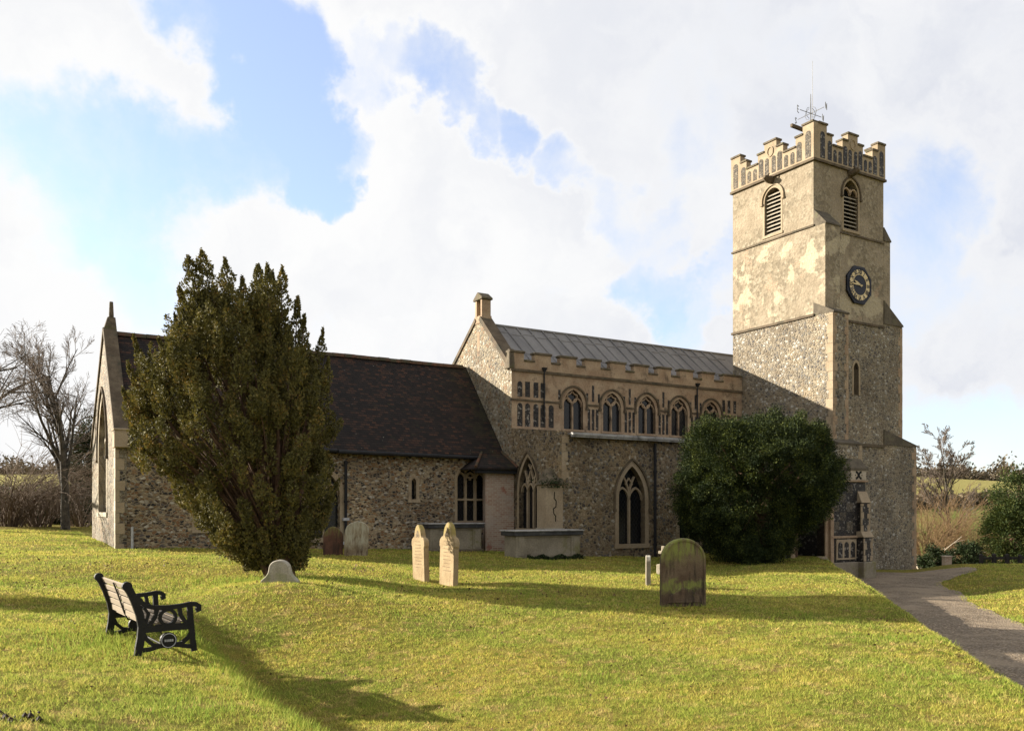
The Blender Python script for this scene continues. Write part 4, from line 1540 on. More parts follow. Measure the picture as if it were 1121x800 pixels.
# the large round-topped stone
half = [(.40, -.35), (.40, .78)] + [(.40 * math.cos(a), .78 + .39 * math.sin(a)) for a in np.linspace(.12, math.pi / 2, 12)]
big, pb = headstone(747.5, 663, sym(half), .13, 9, M['hs_big'], 'large round-topped headstone, brown and streaked with green moss', bevel=.02)
rim_ = MB().strip([(.365, .05), (.365, .78)] + [(.365 * math.cos(a), .78 + .355 * math.sin(a)) for a in np.linspace(.12, math.pi - .12, 22)] + [(-.365, .78), (-.365, .05)], .028, FN(0), .05, .082)
rim_.build('raised_border', M['hs_big'], big)
sc2 = MB().prism([(-.30, .06), (.30, .06), (.27, .19), (.15, .25), (.10, .31), (-.10, .31), (-.15, .25), (-.27, .19)], FN(0), .05, .088)
sc2.build('carved_foot', M['hs_big'], big, bevel=.01)

# twin shouldered stones facing east
half = [(.30, -.35), (.30, .78), (.325, .80), (.325, .90), (.30, .96), (.25, 1.0), (.19, 1.01), (.17, 1.05), (.165, 1.10), (.135, 1.19), (.075, 1.27), (0, 1.31)]
for k, (px, py, s_, lab, ln) in enumerate(((461, 635, .93, 'tall shouldered sandstone headstone facing left, further and shorter of a lit pair', (1.5, 0)),
                                           (491, 640.5, 1.02, 'tall shouldered sandstone headstone facing left, nearer and taller of a lit pair', (-1, 1)))):
    o_, p_ = headstone(px, py, [(x * s_, z * s_ * 1.0) for x, z in sym(half)], .12, -56, M['hs_gold'], lab, ln, bevel=.018)
    inscription(FN(0), .42 * s_, .30 * s_, .90 * s_, 9, M['letter_lit'], o_, d=.0615, h=.02)
    tr_ = MB()
    for (cx_, cz_) in ((0, 1.12), (-.045, 1.05), (.045, 1.05)):
        tr_.prism([(cx_ * s_ + .04 * math.cos(a), cz_ * s_ + .045 * math.sin(a)) for a in np.linspace(0, 2 * math.pi, 10)[:-1]], FN(0), .045, .063 + .0007 * (cx_ > 0) + .0013 * (cx_ < 0))
    tr_.build('trefoil_shade', M['recess_shade'], o_)  # dark discs on the face paint in the shade of a carved recess

# two old stones by the chancel wall
half = [(.27, -.3), (.27, .55), (.25, .62), (.17, .70), (.12, .76), (0, .80)]
headstone(364.5, 607, sym(half), .12, 4, M['hs_red'], 'short dark red headstone with mossy curved top beside black drainpipe', (0, 1))
half = [(.32, -.3), (.33, .55), (.325, .70), (.29, .82), (.22, .90), (.10, .95), (0, .97)]
o_, p_ = headstone(390, 608, [(x + .012 * math.sin(9 * z), z + .012 * math.sin(11 * x)) for x, z in sym(half)], .12, 6, M['hs_lichen'], 'pale lichen-covered rounded headstone right of the black drainpipe', (2, 2))
# low scalloped stone before the yew
half = [(.34, -.3), (.34, .02), (.30, .06), (.25, .10), (.205, .16), (.19, .22)] + [(.185 * math.cos(a), .235 + .15 * math.sin(a)) for a in np.linspace(.15, math.pi / 2, 9)]
headstone(307, 637, sym(half), .12, -10, M['hs_grey'], 'low grey scalloped headstone sunk in long grass below the tall yew', (3, 0), bevel=.018)
M['hs_edge'] = headstone_mat('edge_headstone', (.20, .175, .13), (.27, .24, .18), (.12, .10, .07), (.55, .7), (.42, .40, .34), [(.48, .56, .8, .9)], moss_amt=.8)
# narrow pale stone seen edge on
half = [(.16, -.3), (.16, .50), (.10, .60), (0, .63)]
headstone(709.5, 640, sym(half), .10, 83, M['hs_edge'], 'narrow pale headstone seen edge on beside the large mossy one')
# white cross on a stepped base
p = at(726, 628)
cr0 = empty('stone_cross', p, R(-30), 'small white stone cross partly hidden behind the large mossy headstone', 'stone cross')
cr0.scale = (.8, .8, .8)
MB().box(-.16, .16, -.16, .16, -.2, .30).build('plinth', M['ashlar_pale'], cr0, bevel=.015)
cb = MB().prism([(-.05, .30), (.05, .30), (.045, .62), (.14, .62), (.14, .71), (.045, .71), (.045, .86), (-.045, .86), (-.045, .71), (-.14, .71), (-.14, .62), (-.045, .62)], FN(0), -.045, .045)
cb.build('cross', M['ashlar_pale'], cr0, bevel=.01)


def chest_tomb(u0, u1, v0, v1, label, foot):
    c_ = to_world((u0 + u1) / 2, (v0 + v1) / 2)
    z = float(ground_z(c_.x, c_.y))
    e_ = empty('chest_tomb', (c_.x, c_.y, z), TH, label, 'chest tomb', 'chest tombs beside the north wall')
    a, b_ = (u1 - u0) / 2, (v1 - v0) / 2
    top = foot
    MB().box(-a + .17, a - .17, -b_ + .14, b_ - .14, -.4, top - .10).build('chest', M['tomb_stone'], e_, bevel=.008)
    pil = MB()
    for sx in (-1, 1):
        x0 = sx * (a - .28)
        pil.box(x0 - .16, x0 + .16, -b_ + .10, b_ - .10, .02, top - .11)
        pil.box(x0 - .10, x0 + .10, -b_ + .08, b_ - .08, .10, top - .16)
    pil.box(-a + .14, a - .14, -b_ + .11, b_ - .11, top - .16, top - .10)
    pil.build('corner_pilasters', M['tomb_stone'], e_, bevel=.008)
    MB().box(-a + .05, a - .05, -b_ + .02, b_ - .02, -.4, .06).build('plinth', M['mossy_cap'], e_, bevel=.03)
    MB().box(-a, a, -b_, b_, top + .022, top + .062).build('ledger_slab', M['edge_highlight'], e_, bevel=.012)
    MB().box(-a + .03, a - .03, -b_ + .03, b_ - .03, top - .10, top + .021).build('shaded_underside', M['slab_shade'], e_, bevel=.012)  # dark colour paints in the shade below the overhanging slab
    return e_


chest_tomb(12.05, 14.18, 25.0, 25.85, 'grey chest tomb with painted shade under its slab, below the mullioned chancel window', .86)
chest_tomb(13.2, 15.75, 21.55, 22.45, 'pale chest tomb with painted shade under its overhanging slab, before the pale buttress', .80)

# ------------------------------------------------------------------ bench
pbn = at(152, 720)
BL = 1.62
bx, by = pbn.x - .58 * BL / 2, pbn.y + .81 * BL / 2
bz = float(ground_z(bx, by)) + .005
bench = empty('garden_bench', (bx, by, bz), R(-54.4), 'wooden garden bench with black cast iron ends on the grassy bank', 'bench')
bench.scale = (.95, .95, .95)


def FX(x0):
    return lambda s, z, d: (x0 + d, s, z)


for k, x0 in enumerate((-BL / 2, BL / 2)):
    e_ = MB()
    F = FX(x0)
    d0, d1 = -.028, .028
    e_.strip([(.0, 0), (.012, .10), (.03, .20), (.04, .32), (.015, .46), (-.04, .62), (-.085, .72), (-.12, .775)], 0.082, F, d0, d1)
    e_.prism([(-.115 + .052 * math.cos(a), .775 + .052 * math.sin(a)) for a in np.linspace(0, 2 * math.pi, 15)[:-1]], F, d0 - .001, d1 + .001)
    e_.strip([(-.03, .66), (.02, .60), (.09, .545), (.18, .52), (.32, .515), (.46, .525), (.56, .54), (.62, .535), (.655, .51), (.655, .475), (.625, .462)], 0.050, F, d0 + .001, d1 - .001)
    e_.strip([(.555, .53), (.56, .40), (.575, .25), (.59, .10), (.605, 0)], 0.060, F, d0 + .002, d1 - .002)
    e_.strip([(.03, .285), (.30, .29), (.575, .29)], 0.074, F, d0 + .003, d1 - .003)
    rg = lambda cx_, cz_, r: [(cx_ + r * math.cos(a), cz_ + r * math.sin(a)) for a in np.linspace(0, 2 * math.pi, 19)[:-1]]
    e_.strip(rg(.315, .405, .085), .034, F, d0 + .004, d1 - .004, closed=True)
    e_.strip([(.07, .30), (.13, .345), (.18, .42), (.20, .51)], 0.041, F, d0 + .005, d1 - .005)
    e_.strip([(.56, .31), (.50, .35), (.455, .42), (.44, .515)], 0.041, F, d0 + .005, d1 - .005)
    e_.strip([(.06, .53), (.11, .46), (.075, .34)], 0.030, F, d0 + .006, d1 - .006)
    e_.prism(rg(.32, .145, .09), F, d0 + .004, d1 - .004)
    e_.strip([(.04, .27), (.09, .17), (.16, .105), (.24, .09)], 0.041, F, d0 + .006, d1 - .006)
    e_.strip([(.59, .25), (.54, .16), (.47, .10), (.40, .09)], 0.041, F, d0 + .006, d1 - .006)
    e_.strip([(.01, .055), (.12, .06), (.22, .085), (.32, .095), (.42, .085), (.52, .06), (.60, .05)], 0.047, F, d0 + .007, d1 - .007)
    en = e_.build('bench_end', M['iron'], bench)
    sg = 1 if x0 > 0 else -1
    md_ = MB()
    md_.strip(rg(.32, .145, .078), .008, F, sg * .022 - .004, sg * .030 + .001, closed=True)
    for q in range(5):
        md_.box(x0 + sg * .026 - .005, x0 + sg * .026 + .004, .275 + q * .02, .288 + q * .02, .132, .158)
    md_.build('medallion', M['pale_metal'], en)
for k in range(5):
    f = k / 4
    y, z = .008 - .105 * f ** 1.15 + .03, .40 + .345 * f
    th = .12 + .22 * f
    dy, dz = -math.sin(th * 1.2), math.cos(th * 1.2)
    sb = MB()
    h_, t_ = .034, .011
    c4 = []
    for (a, b_) in ((-1, -1), (1, -1), (1, 1), (-1, 1)):
        c4.append((y + dy * h_ * a - dz * t_ * b_ * -1, z + dz * h_ * a - dy * t_ * b_ * -1 * -1))
    sb.prism(c4, FX(-BL / 2 + .01), 0, BL - .02)
    sb.build('back_slat', M['bench_wood'], bench, bevel=.004)
for k in range(6):
    y = .10 + k * .083
    sb = MB().box(-BL / 2 + .01, BL / 2 - .01, y - .033, y + .033, .323 + .003 * abs(k - 3), .345 + .003 * abs(k - 3))
    sb.build('seat_slat', M['bench_wood'], bench, bevel=.004)
sb = MB().strip([(.57, .30), (.30, .315), (.06, .315), (.02, .40), (-.05, .62), (-.10, .76)], .014, FX(0), -.018, .018)
sb.build('centre_strap', M['iron'], bench)
sb = MB().tube([(-BL / 2, .32, .06), (BL / 2, .32, .06)], .012, 6)
sb.build('tie_rod', M['iron'], bench)


# ------------------------------------------------------------------ foliage tools
def leaf_quads(cent, axis, size, aspect=.5, spread_=.8, rng=RNG):
    """diamond leaves at cent (n,3), pointing roughly along axis (n,3)"""
    n = len(cent)
    ax = axis + rng.normal(0, spread_, (n, 3))
    ax /= np.linalg.norm(ax, axis=1, keepdims=True) + 1e-9
    rnd = rng.normal(0, 1, (n, 3))
    sd_ = np.cross(ax, rnd)
    sd_ /= np.linalg.norm(sd_, axis=1, keepdims=True) + 1e-9
    sz = np.asarray(size).reshape(-1, 1) * rng.uniform(.7, 1.35, (n, 1))
    a = cent - ax * sz * .5
    b_ = cent + sd_ * sz * aspect * .5
    c_ = cent + ax * sz * .5
    d_ = cent - sd_ * sz * aspect * .5
    V = np.stack([a, b_, c_, d_], 1).reshape(-1, 3)
    Fq = np.arange(n * 4).reshape(n, 4)
    return V, Fq


class Limbs:
    """tapered tubes gathered into one mesh"""
    def __init__(self):
        self.V, self.F, self.n = [], [], 0

    def tube(self, P, Rd, k):
        P = np.asarray(P, float)
        m_ = len(P)
        T = np.gradient(P, axis=0)
        T /= np.linalg.norm(T, axis=1, keepdims=True) + 1e-9
        ref = np.array([.31, .17, .93]) if abs(T[0][2]) < .8 else np.array([.9, .3, .1])
        A = np.cross(T, ref)
        A /= np.linalg.norm(A, axis=1, keepdims=True) + 1e-9
        Bv = np.cross(T, A)
        ang = np.arange(k) * 2 * math.pi / k
        ring_ = P[:, None, :] + (A[:, None, :] * np.cos(ang)[None, :, None] + Bv[:, None, :] * np.sin(ang)[None, :, None]) * np.asarray(Rd)[:, None, None]
        self.V.append(ring_.reshape(-1, 3))
        i = np.arange(m_ - 1)[:, None] * k
        j = np.arange(k)[None, :]
        q = np.stack([i + j, i + (j + 1) % k, i + k + (j + 1) % k, i + k + j], -1).reshape(-1, 4) + self.n
        self.F.append(q)
        self.n += m_ * k

    def build(self, name, mat, parent=None, loc=(0, 0, 0)):
        return new_mesh_obj(name, np.concatenate(self.V), np.concatenate(self.F), mat, parent, loc, smooth=True)


def grow(big_, small, p, d, length, rad, level, maxlev, rng, gravity=0.0, spread_=.6, kids=(3, 5), cutoff=.012, wander=.12, up=.05, ratio=(.5, .75), first=.3, rmin=.006, lead=2):
    n = max(4, int(length / .35)) if level < 2 else 5
    pts, rr = [np.array(p)], [rad]
    d = np.array(d, float)
    d /= np.linalg.norm(d)
    for i in range(n):
        d = d + rng.normal(0, wander, 3) + np.array([0, 0, up - gravity * (i / n)])
        d /= np.linalg.norm(d)
        pts.append(pts[-1] + d * length / n)
        rr.append(max(rad * (1 - .72 * (i + 1) / n), rmin))
    (big_ if rad > cutoff else small).tube(pts, rr, 8 if rad > .08 else (5 if rad > .02 else 3))
    if level >= maxlev:
        return
    nk = rng.integers(kids[0], kids[1] + 1) + (lead if level == 0 else 0)
    for q in range(nk):
        f = first + (1 - first) * (q + rng.uniform(0, 1)) / nk if level == 0 else .2 + .8 * (q + rng.uniform(0, 1)) / nk
        i = min(int(f * n), n - 1)
        base = pts[i] + (pts[i + 1] - pts[i]) * (f * n - i)
        dd = pts[i + 1] - pts[i]
        dd /= np.linalg.norm(dd)
        perp = np.cross(dd, rng.normal(0, 1, 3))
        perp /= np.linalg.norm(perp) + 1e-9
        nd = dd + perp * rng.uniform(.6, 1.25) * spread_ * 1.4
        grow(big_, small, base, nd, length * rng.uniform(*ratio) * (1.1 - .45 * f), rr[i] * .62, level + 1, maxlev, rng, gravity, spread_, kids, cutoff, wander * 1.15, up, ratio, first, rmin, lead)


def bare_tree(px, py, Y, h, rad, seed, label, group=None, maxlev=4, lean=(0, 0, 1), name='bare_tree', mats=('grey_bark', 'twig'), **kw):
    rng = np.random.default_rng(seed)
    X = (px - CENTRE) / FPX * Y
    z = float(ground_z(X, Y))
    e_ = empty(name, (X, Y, z), 0, label, 'tree', group)
    b_, s_ = Limbs(), Limbs()
    grow(b_, s_, (0, 0, -.2), lean, h, rad, 0, maxlev, rng, **kw)
    b_.build('trunk', M[mats[0]], e_)
    if s_.V:
        s_.build('crown', M[mats[1]], e_)
    return e_


# ------------------------------------------------------------------ tall yew with upright plumes
yp = at(306, 631)
YX, YY, YZ = yp
yew = empty('yew_tree', yp, 0, 'tall brownish green yew of upright plumes before the chancel', 'tree')
K = YY / FPX                                     # metres per photograph pixel at the yew
prof_z = [617, 605, 590, 575, 550, 520, 480, 440, 400, 372, 345, 315, 295, 282]
prof_l = [284, 274, 258, 232, 212, 188, 154, 147, 150, 160, 186, 202, 214, 232]
prof_r = [322, 332, 338, 344, 356, 368, 369, 364, 354, 347, 330, 322, 316, 296]
rng = np.random.default_rng(11)
plumes = []                                      # tip x, y, z, length, radius


def yl(py):
    return np.interp(-py, [-a for a in prof_z], prof_l), np.interp(-py, [-a for a in prof_z], prof_r)


hand_tips = [(207, 322), (219, 292), (232, 285), (243, 281), (261, 300), (276, 284), (291, 292), (299, 296), (312, 297), (320, 320), (334, 345), (347, 354), (262, 343), (250, 330), (285, 335), (229, 312),
             (157, 372), (167, 366), (178, 372), (190, 371), (205, 352), (152, 402), (149, 430), (300, 350), (325, 365), (356, 390), (215, 372), (240, 385), (272, 400)]
for (tx, ty) in hand_tips:
    plumes.append(((tx - CENTRE) * K - YX, rng.uniform(-.7, .7), EYE + (HORIZON - ty) * K - YZ, rng.uniform(1.0, 1.5), rng.uniform(.19, .29) if ty < 330 and tx < 326 else rng.uniform(.14, .2)))
sprays = []
for i in range(930):
    ty = rng.uniform(315, 604)
    l_, r_ = yl(ty)
    ins = np.interp(ty, [315, 380, 430], [14, 10, 4])
    l_, r_ = l_ + ins, r_ - ins
    cx_, hw = (l_ + r_) / 2, (r_ - l_) / 2
    a = rng.uniform(0, 2 * math.pi)
    q = math.sqrt(rng.uniform(.30, 1.0))
    wob_ = 1 + .10 * math.sin(ty * .07 + 3 * a) + .07 * math.sin(ty * .19 + 5 * a)
    q *= wob_ if q * wob_ < 1.04 else 1.0
    tx = cx_ + hw * q * math.cos(a)
    if ty > 500 and math.sin(a) < .1 and -.55 < math.cos(a) < .75 and rng.uniform() < .55:
        continue
    sprays.append(((tx - CENTRE) * K - YX, hw * K * .85 * q * math.sin(a), EYE + (HORIZON - ty) * K - YZ, rng.uniform(.30, .62) * (1.35 if ty < 430 else 1), rng.uniform(.09, .18)))
LV, LF, no = [], [], 0
wood = Limbs()
for j, (x, y, z, L, rad) in enumerate(plumes):
    inward = np.array([x * .55, y * .55, 0.0])
    L = min(L, z * .62)
    base = np.array([x, y, z]) - np.array([x * .16, y * .16, L])
    low = max(base[2], .35)
    n = int(820 * L / 1.3 * (rad / .18))
    f = rng.beta(1.25, 1.0, n)
    wv_ = rng.uniform(0, 6.28)
    cen = base + (np.array([x, y, z]) - base) * f[:, None]
    r_ = rad * np.sin(np.clip(f, 0, 1) ** .8 * math.pi * .93 + .15) ** .75 * (1 - .35 * f)
    r_ *= (1 + .35 * np.sin(f * 17 + wv_))
    a = rng.uniform(0, 2 * math.pi, n)
    rq = np.sqrt(rng.uniform(.2, 1.0, n)) * r_
    cen = cen + np.stack([rq * np.cos(a), rq * np.sin(a), rng.normal(0, .03, n)], 1)
    axis = np.stack([np.cos(a) * .7, np.sin(a) * .7, np.full(n, 1.0)], 1)
    keep = cen[:, 2] > .3
    V_, F_ = leaf_quads(cen[keep], axis[keep], np.full(keep.sum(), .062), .55, .45, rng)
    LV.append(V_)
    LF.append(F_ + no)
    no += len(V_)
    # the shoot inside the plume, back to the stool
    if j % 2 == 0 or j < 29:
        st_ = np.array([rng.uniform(-.22, .22), rng.uniform(-.2, .2), -.1])
        mid_ = np.array([x * .35, y * .35, z * .42])
        tp = np.array([x * .97, y * .97, z - .25])
        tt = np.linspace(0, 1, 9)[:, None]
        P_ = (1 - tt) ** 2 * st_ + 2 * tt * (1 - tt) * mid_ + tt ** 2 * tp
        r0 = rng.uniform(.035, .075)
        wood.tube(P_ + rng.normal(0, .012, P_.shape), np.linspace(r0, .008, 9), 6)
for (x, y, z, L, rad) in sprays:
    n = int(rng.uniform(150, 330) * (rad / .14))
    f = rng.uniform(0, 1, n)
    lean_ = np.array([x, y, 0.0]) / (math.hypot(x, y) + .2) * rng.uniform(-.05, .30)
    a = rng.uniform(0, 2 * math.pi, n)
    r_ = rad * np.sqrt(rng.uniform(.1, 1, n)) * np.sin(np.clip(f * .9 + .1, 0, 1) * math.pi) ** .6
    cen = np.array([x, y, z - L]) + f[:, None] * (np.array([0, 0, L]) + lean_) + np.stack([r_ * np.cos(a), r_ * np.sin(a), rng.normal(0, .02, n)], 1)
    keep = cen[:, 2] > .12
    axis = np.stack([np.cos(a) * .9, np.sin(a) * .9, np.full(n, .8)], 1)
    V_, F_ = leaf_quads(cen[keep], axis[keep], rng.uniform(.04, .075, keep.sum()), .5, .5, rng)
    LV.append(V_)
    LF.append(F_ + no)
    no += len(V_)
    if rng.uniform() < .22:
        st_ = np.array([rng.uniform(-.22, .22), rng.uniform(-.2, .2), -.1])
        mid_ = np.array([x * .30, y * .30, z * .55])
        tp = np.array([x, y, z - L * .6])
        tt = np.linspace(0, 1, 9)[:, None]
        P_ = (1 - tt) ** 2 * st_ + 2 * tt * (1 - tt) * mid_ + tt ** 2 * tp
        wood.tube(P_ + rng.normal(0, .012, P_.shape), np.linspace(rng.uniform(.02, .05), .006, 9), 5)
tk = Limbs()
for k in range(9):
    a = k * 2 * math.pi / 9
    P_ = [(.20 * math.cos(a), .17 * math.sin(a), -.25), (.17 * math.cos(a), .15 * math.sin(a), .3), (.24 * math.cos(a), .22 * math.sin(a), .9), (.42 * math.cos(a), .38 * math.sin(a), 1.8), (.6 * math.cos(a), .5 * math.sin(a), 3.0)]
    tk.tube(P_, [.15, .12, .10, .07, .03], 8)
tk.V += wood.V
tk.F += [q + tk.n for q in wood.F]
# ivy-like low foliage at the foot
n = 2600
a, hh = rng.uniform(0, 6.28, n), rng.uniform(.12, 1.2, n)
rr_ = (.16 + .30 * hh + rng.normal(0, .05, n)) * np.where(rng.uniform(0, 1, n) < .5, 1, .75)
cen = np.stack([rr_ * np.cos(a) - .05, rr_ * np.sin(a) * .8, hh], 1)
V_, F_ = leaf_quads(cen, np.stack([np.cos(a), np.sin(a), np.full(n, .5)], 1), np.full(n, .065), .6, .6, rng)
LV.append(V_)
LF.append(F_ + no)
tk.build('trunk', M['bark'], yew)
new_mesh_obj('crown', np.concatenate(LV), np.concatenate(LF), M['yew_leaf'], yew)


# ------------------------------------------------------------------ rounded trees and bushes made of leaf clumps
def clumpy(name, loc, radii, nclump, nleaf, lsize, mat, label, cat='tree', seed=1, group=None, trunk=.12, droop=-.2, csize=.3, flat=1.0, wob=.18, kind=None, trunk_h=None, squash_low=0.0, bark='bark', inner=.55, skew_low=0.0):
    rng = np.random.default_rng(seed)
    e_ = empty(name, loc, 0, label, cat, group)
    rx, ry, rz = radii
    d = rng.normal(0, 1, (nclump, 3))
    d /= np.linalg.norm(d, axis=1, keepdims=True)
    q = rng.uniform(inner ** 3, 1.12, nclump) ** (1 / 3)
    ph = rng.uniform(0, 6.28, 6)
    lump = 1 + wob * (np.sin(3 * d[:, 0] + ph[0] + 2.4 * d[:, 2]) * np.sin(3.3 * d[:, 1] + ph[1]) + .7 * np.sin(6 * d[:, 2] + ph[2] + 4 * d[:, 0]) * .6 + .4 * np.sin(9 * d[:, 1] + ph[3] + 7 * d[:, 2]))
    zz = d[:, 2].copy()
    cc = np.stack([d[:, 0] * rx, d[:, 1] * ry, zz * rz], 1) * (q * lump)[:, None]
    cc[:, 2] += rz
    if squash_low:
        low = np.clip(1 - cc[:, 2] / rz, 0, 1)
        cc[:, 0] *= 1 - squash_low * low
        cc[:, 1] *= 1 - squash_low * low
    if skew_low:
        low = np.clip(1 - cc[:, 2] / rz, 0, 1)
        cc[:, 0] = (cc[:, 0] + rx) * (1 - skew_low * low) - rx
    idx_ = np.repeat(np.arange(nclump), (nleaf * rng.uniform(.35, 1.65, nclump)).astype(int))
    cs = csize * rng.uniform(.6, 1.3, nclump)
    off = rng.normal(0, 1, (len(idx_), 3))
    off /= np.linalg.norm(off, axis=1, keepdims=True)
    off *= (rng.uniform(0, 1, (len(idx_), 1)) ** .5)
    off[:, 2] *= flat
    cen = cc[idx_] + off * cs[idx_][:, None]
    ax = d[idx_] * .8 + off * .8
    ax[:, 2] += droop
    ok_ = cen[:, 2] > .05
    V_, F_ = leaf_quads(cen[ok_], ax[ok_], lsize * rng.uniform(.6, 1.4, ok_.sum()), .5, .5, rng)
    tk_ = Limbs()
    th_ = trunk_h or rz * 1.5
    tk_.tube([(0, 0, -.3), (.03, 0, th_ * .4), (-.04, .05, th_ * .75), (0, .02, th_)], [trunk * 1.25, trunk, trunk * .7, trunk * .25], 9)
    for k in range(14):
        i = rng.integers(0, nclump)
        z0 = rng.uniform(.15, .6) * th_
        m_ = cc[i] * .5
        m_[2] = (z0 + cc[i][2]) * .55
        tk_.tube([(0, 0, z0), m_, cc[i]], [trunk * .45, trunk * .28, trunk * .1], 5)
    tk_.build('trunk', M[bark], e_)
    new_mesh_obj('crown', V_, F_, M[mat] if isinstance(mat, str) else mat, e_)
    return e_


bw_ = to_world(19.8, 18.35)
bz_ = float(ground_z(bw_.x, bw_.y))
clumpy('round_yew', (7.44, 25.6, bz_ - .05), (2.42, 2.25, 2.26), 1800, 260, .046, 'bush_leaf', 'dense rounded dark green yew standing before the church porch', seed=5, trunk=.2, csize=.25, droop=.0, wob=.13, skew_low=.30, inner=.66)

clumpy('clipped_yew', (-14.2, 14.2, float(ground_z(-14.2, 14.2))), (.55, .55, 1.35), 160, 120, .07, 'bush_leaf', 'clipped yew column outside the left edge, shading the bank behind the bench', seed=77, trunk=.08, csize=.22)
# ------------------------------------------------------------------ left background
bare_tree(72, 580, 36, 6.7, .19, 5, 'bare grey tree with ivy-dark trunk left of the church gable', 'bare trees left of the church', maxlev=4, gravity=.0, spread_=.42, kids=(5, 7), wander=.035, up=.035, ratio=(.38, .62), first=.2, cutoff=.02, lead=7)
bare_tree(-48, 580, 33, 7.0, .28, 8, 'bare tree at the left edge with drooping twigs', 'bare trees left of the church', maxlev=5, gravity=.1, spread_=.65, kids=(4, 5), wander=.08, up=.04, ratio=(.52, .76), first=.15, cutoff=.02)


def thicket(px, Y, w_, h, n, mat, label, seed, group, name='bare_shrub', arch_=.5, twigs=6, rad=.016, dz=0):
    rng = np.random.default_rng(seed)
    X = (px - CENTRE) / FPX * Y
    z = float(ground_z(X, Y)) + dz
    e_ = empty(name, (X, Y, z), 0, label, 'shrub', group)
    lb, tw = Limbs(), Limbs()
    for i in range(n):
        a = rng.uniform(0, 6.28)
        r0 = rng.uniform(0, .25) * w_
        b0 = np.array([r0 * math.cos(a), r0 * math.sin(a) * .6, -.1])
        L = h * rng.uniform(.7, 1.15)
        d = np.array([math.cos(a) * rng.uniform(.1, .8) * w_ / h, math.sin(a) * .4, 1.0])
        pts = [b0]
        for q in range(7):
            d = d + np.array([math.cos(a) * arch_ * .22, math.sin(a) * arch_ * .12, -arch_ * .22]) + rng.normal(0, .10, 3)
            d /= np.linalg.norm(d)
            pts.append(pts[-1] + d * L / 7)
        lb.tube(pts, np.linspace(rad, rad * .3, 8), 4)
        for q in range(twigs):
            f = rng.uniform(.25, 1) * 6.9
            i_ = int(f)
            b1 = pts[i_] + (pts[min(i_ + 1, 7)] - pts[i_]) * (f - i_)
            d2 = d + rng.normal(0, .6, 3)
            d2 /= np.linalg.norm(d2)
            l2 = L * rng.uniform(.15, .35)
            tw.tube([b1, b1 + d2 * l2 * .5, b1 + (d2 + np.array([0, 0, -.2 * arch_])) * l2], [rad * .4, rad * .3, rad * .2], 3)
    lb.build('stems', M[mat], e_)
    tw.build('twigs', M[mat], e_)
    return e_


thicket(5, 37, 2.8, 4.9, 100, 'tangle_twig', 'tangled brown leafless shrub at the far left edge', 21, 'leafless shrubs left of the church', arch_=.55, rad=.02, twigs=10)
thicket(42, 38, 2.6, 4.2, 85, 'tangle_twig', 'tangled brown leafless shrub just left of the grey tree trunk', 22, 'leafless shrubs left of the church', arch_=.6, rad=.02, twigs=10)
thicket(88, 39.5, 1.6, 3.2, 45, 'tangle_twig', 'low leafless shrub between the grey tree trunk and church gable', 23, 'leafless shrubs left of the church', arch_=.6, rad=.02, twigs=9)
Xh = (98 - CENTRE) / FPX * 46
clumpy('holly_tree', (Xh, 46, float(ground_z(Xh, 46))), (1.0, 1.0, 2.9), 260, 60, .14, 'dark_hedge', 'dark evergreen tree peeping out behind the church gable', seed=31, csize=.5, trunk=.15)
for k, (px, w_, h_, lab) in enumerate(((-10, 3.6, .95, 'dark evergreen hedge bush at the left edge behind the brown shrubs'), (60, 3.4, .8, 'dark evergreen hedge bush behind the trunk of the grey tree'))):
    X_ = (px - CENTRE) / FPX * 43
    clumpy('hedge_bush', (X_, 43, float(ground_z(X_, 43)) - .1), (w_, 1.4, h_), 170, 60, .14, 'dark_hedge', lab, 'hedge', 40 + k, 'hedge bushes left of the church', csize=.45, trunk=.06)

# ------------------------------------------------------------------ right background
bare_tree(1048, 612, 62, 8.2, .18, 14, 'bare slender tree rising above the orange scrub right of the tower', None, maxlev=5, gravity=0, spread_=.50, kids=(5, 6), wander=.04, up=.05, ratio=(.38, .6), first=.32, cutoff=.03, rmin=.011, lead=6)
for k, (px, Y, w_, h_, lab) in enumerate(((1012, 50, 1.8, 5.2, 'orange brown leafless scrub close beside the tower corner'), (1034, 55, 1.9, 5.4, 'orange brown leafless scrub left of the bare slender tree'),
                                          (1062, 57, 1.8, 4.9, 'orange brown leafless scrub right of the bare slender tree'), (1090, 66, 1.8, 3.4, 'orange brown leafless scrub behind the evergreen by the fence'))):
    thicket(px, Y, w_, h_, 85, 'willow_twig', lab, 50 + k, 'orange scrub right of the tower', name='willow_scrub', arch_=.25, twigs=9, rad=.024)
thicket(1010, 46, .9, 2.9, 7, 'pale_branch', 'pale dead branches against the scrub beside the tower', 61, None, name='dead_shrub', arch_=.5, rad=.035, twigs=4)
X_ = (1108 - CENTRE) / FPX * 47
clumpy('evergreen_tree', (X_, 47, float(ground_z(X_, 47))), (1.5, 1.4, 2.4), 340, 120, .10, 'evergreen', 'shaggy evergreen tree behind the fence at the right edge', seed=71, csize=.42, trunk=.14, droop=.1, wob=.36, inner=.45)
X_ = (1057 - CENTRE) / FPX * 42
clumpy('laurel_bush', (X_, 42, float(ground_z(X_, 42))), (.85, .8, .62), 120, 80, .09, 'dark_hedge', 'dark round bush at the end of the low fence', 'shrub', 72, csize=.22, trunk=.04)
X_ = (1024 - CENTRE) / FPX * 43
clumpy('laurel_bush', (X_, 43, float(ground_z(X_, 43)) - .1), (.7, .7, .62), 90, 70, .10, 'dark_hedge', 'dark bush at the foot of the scrub right of the tower', 'shrub', 73, csize=.25, trunk=.04)
X_ = (1036.5 - CENTRE) / FPX * 40.5
z_ = float(ground_z(X_, 40.5))
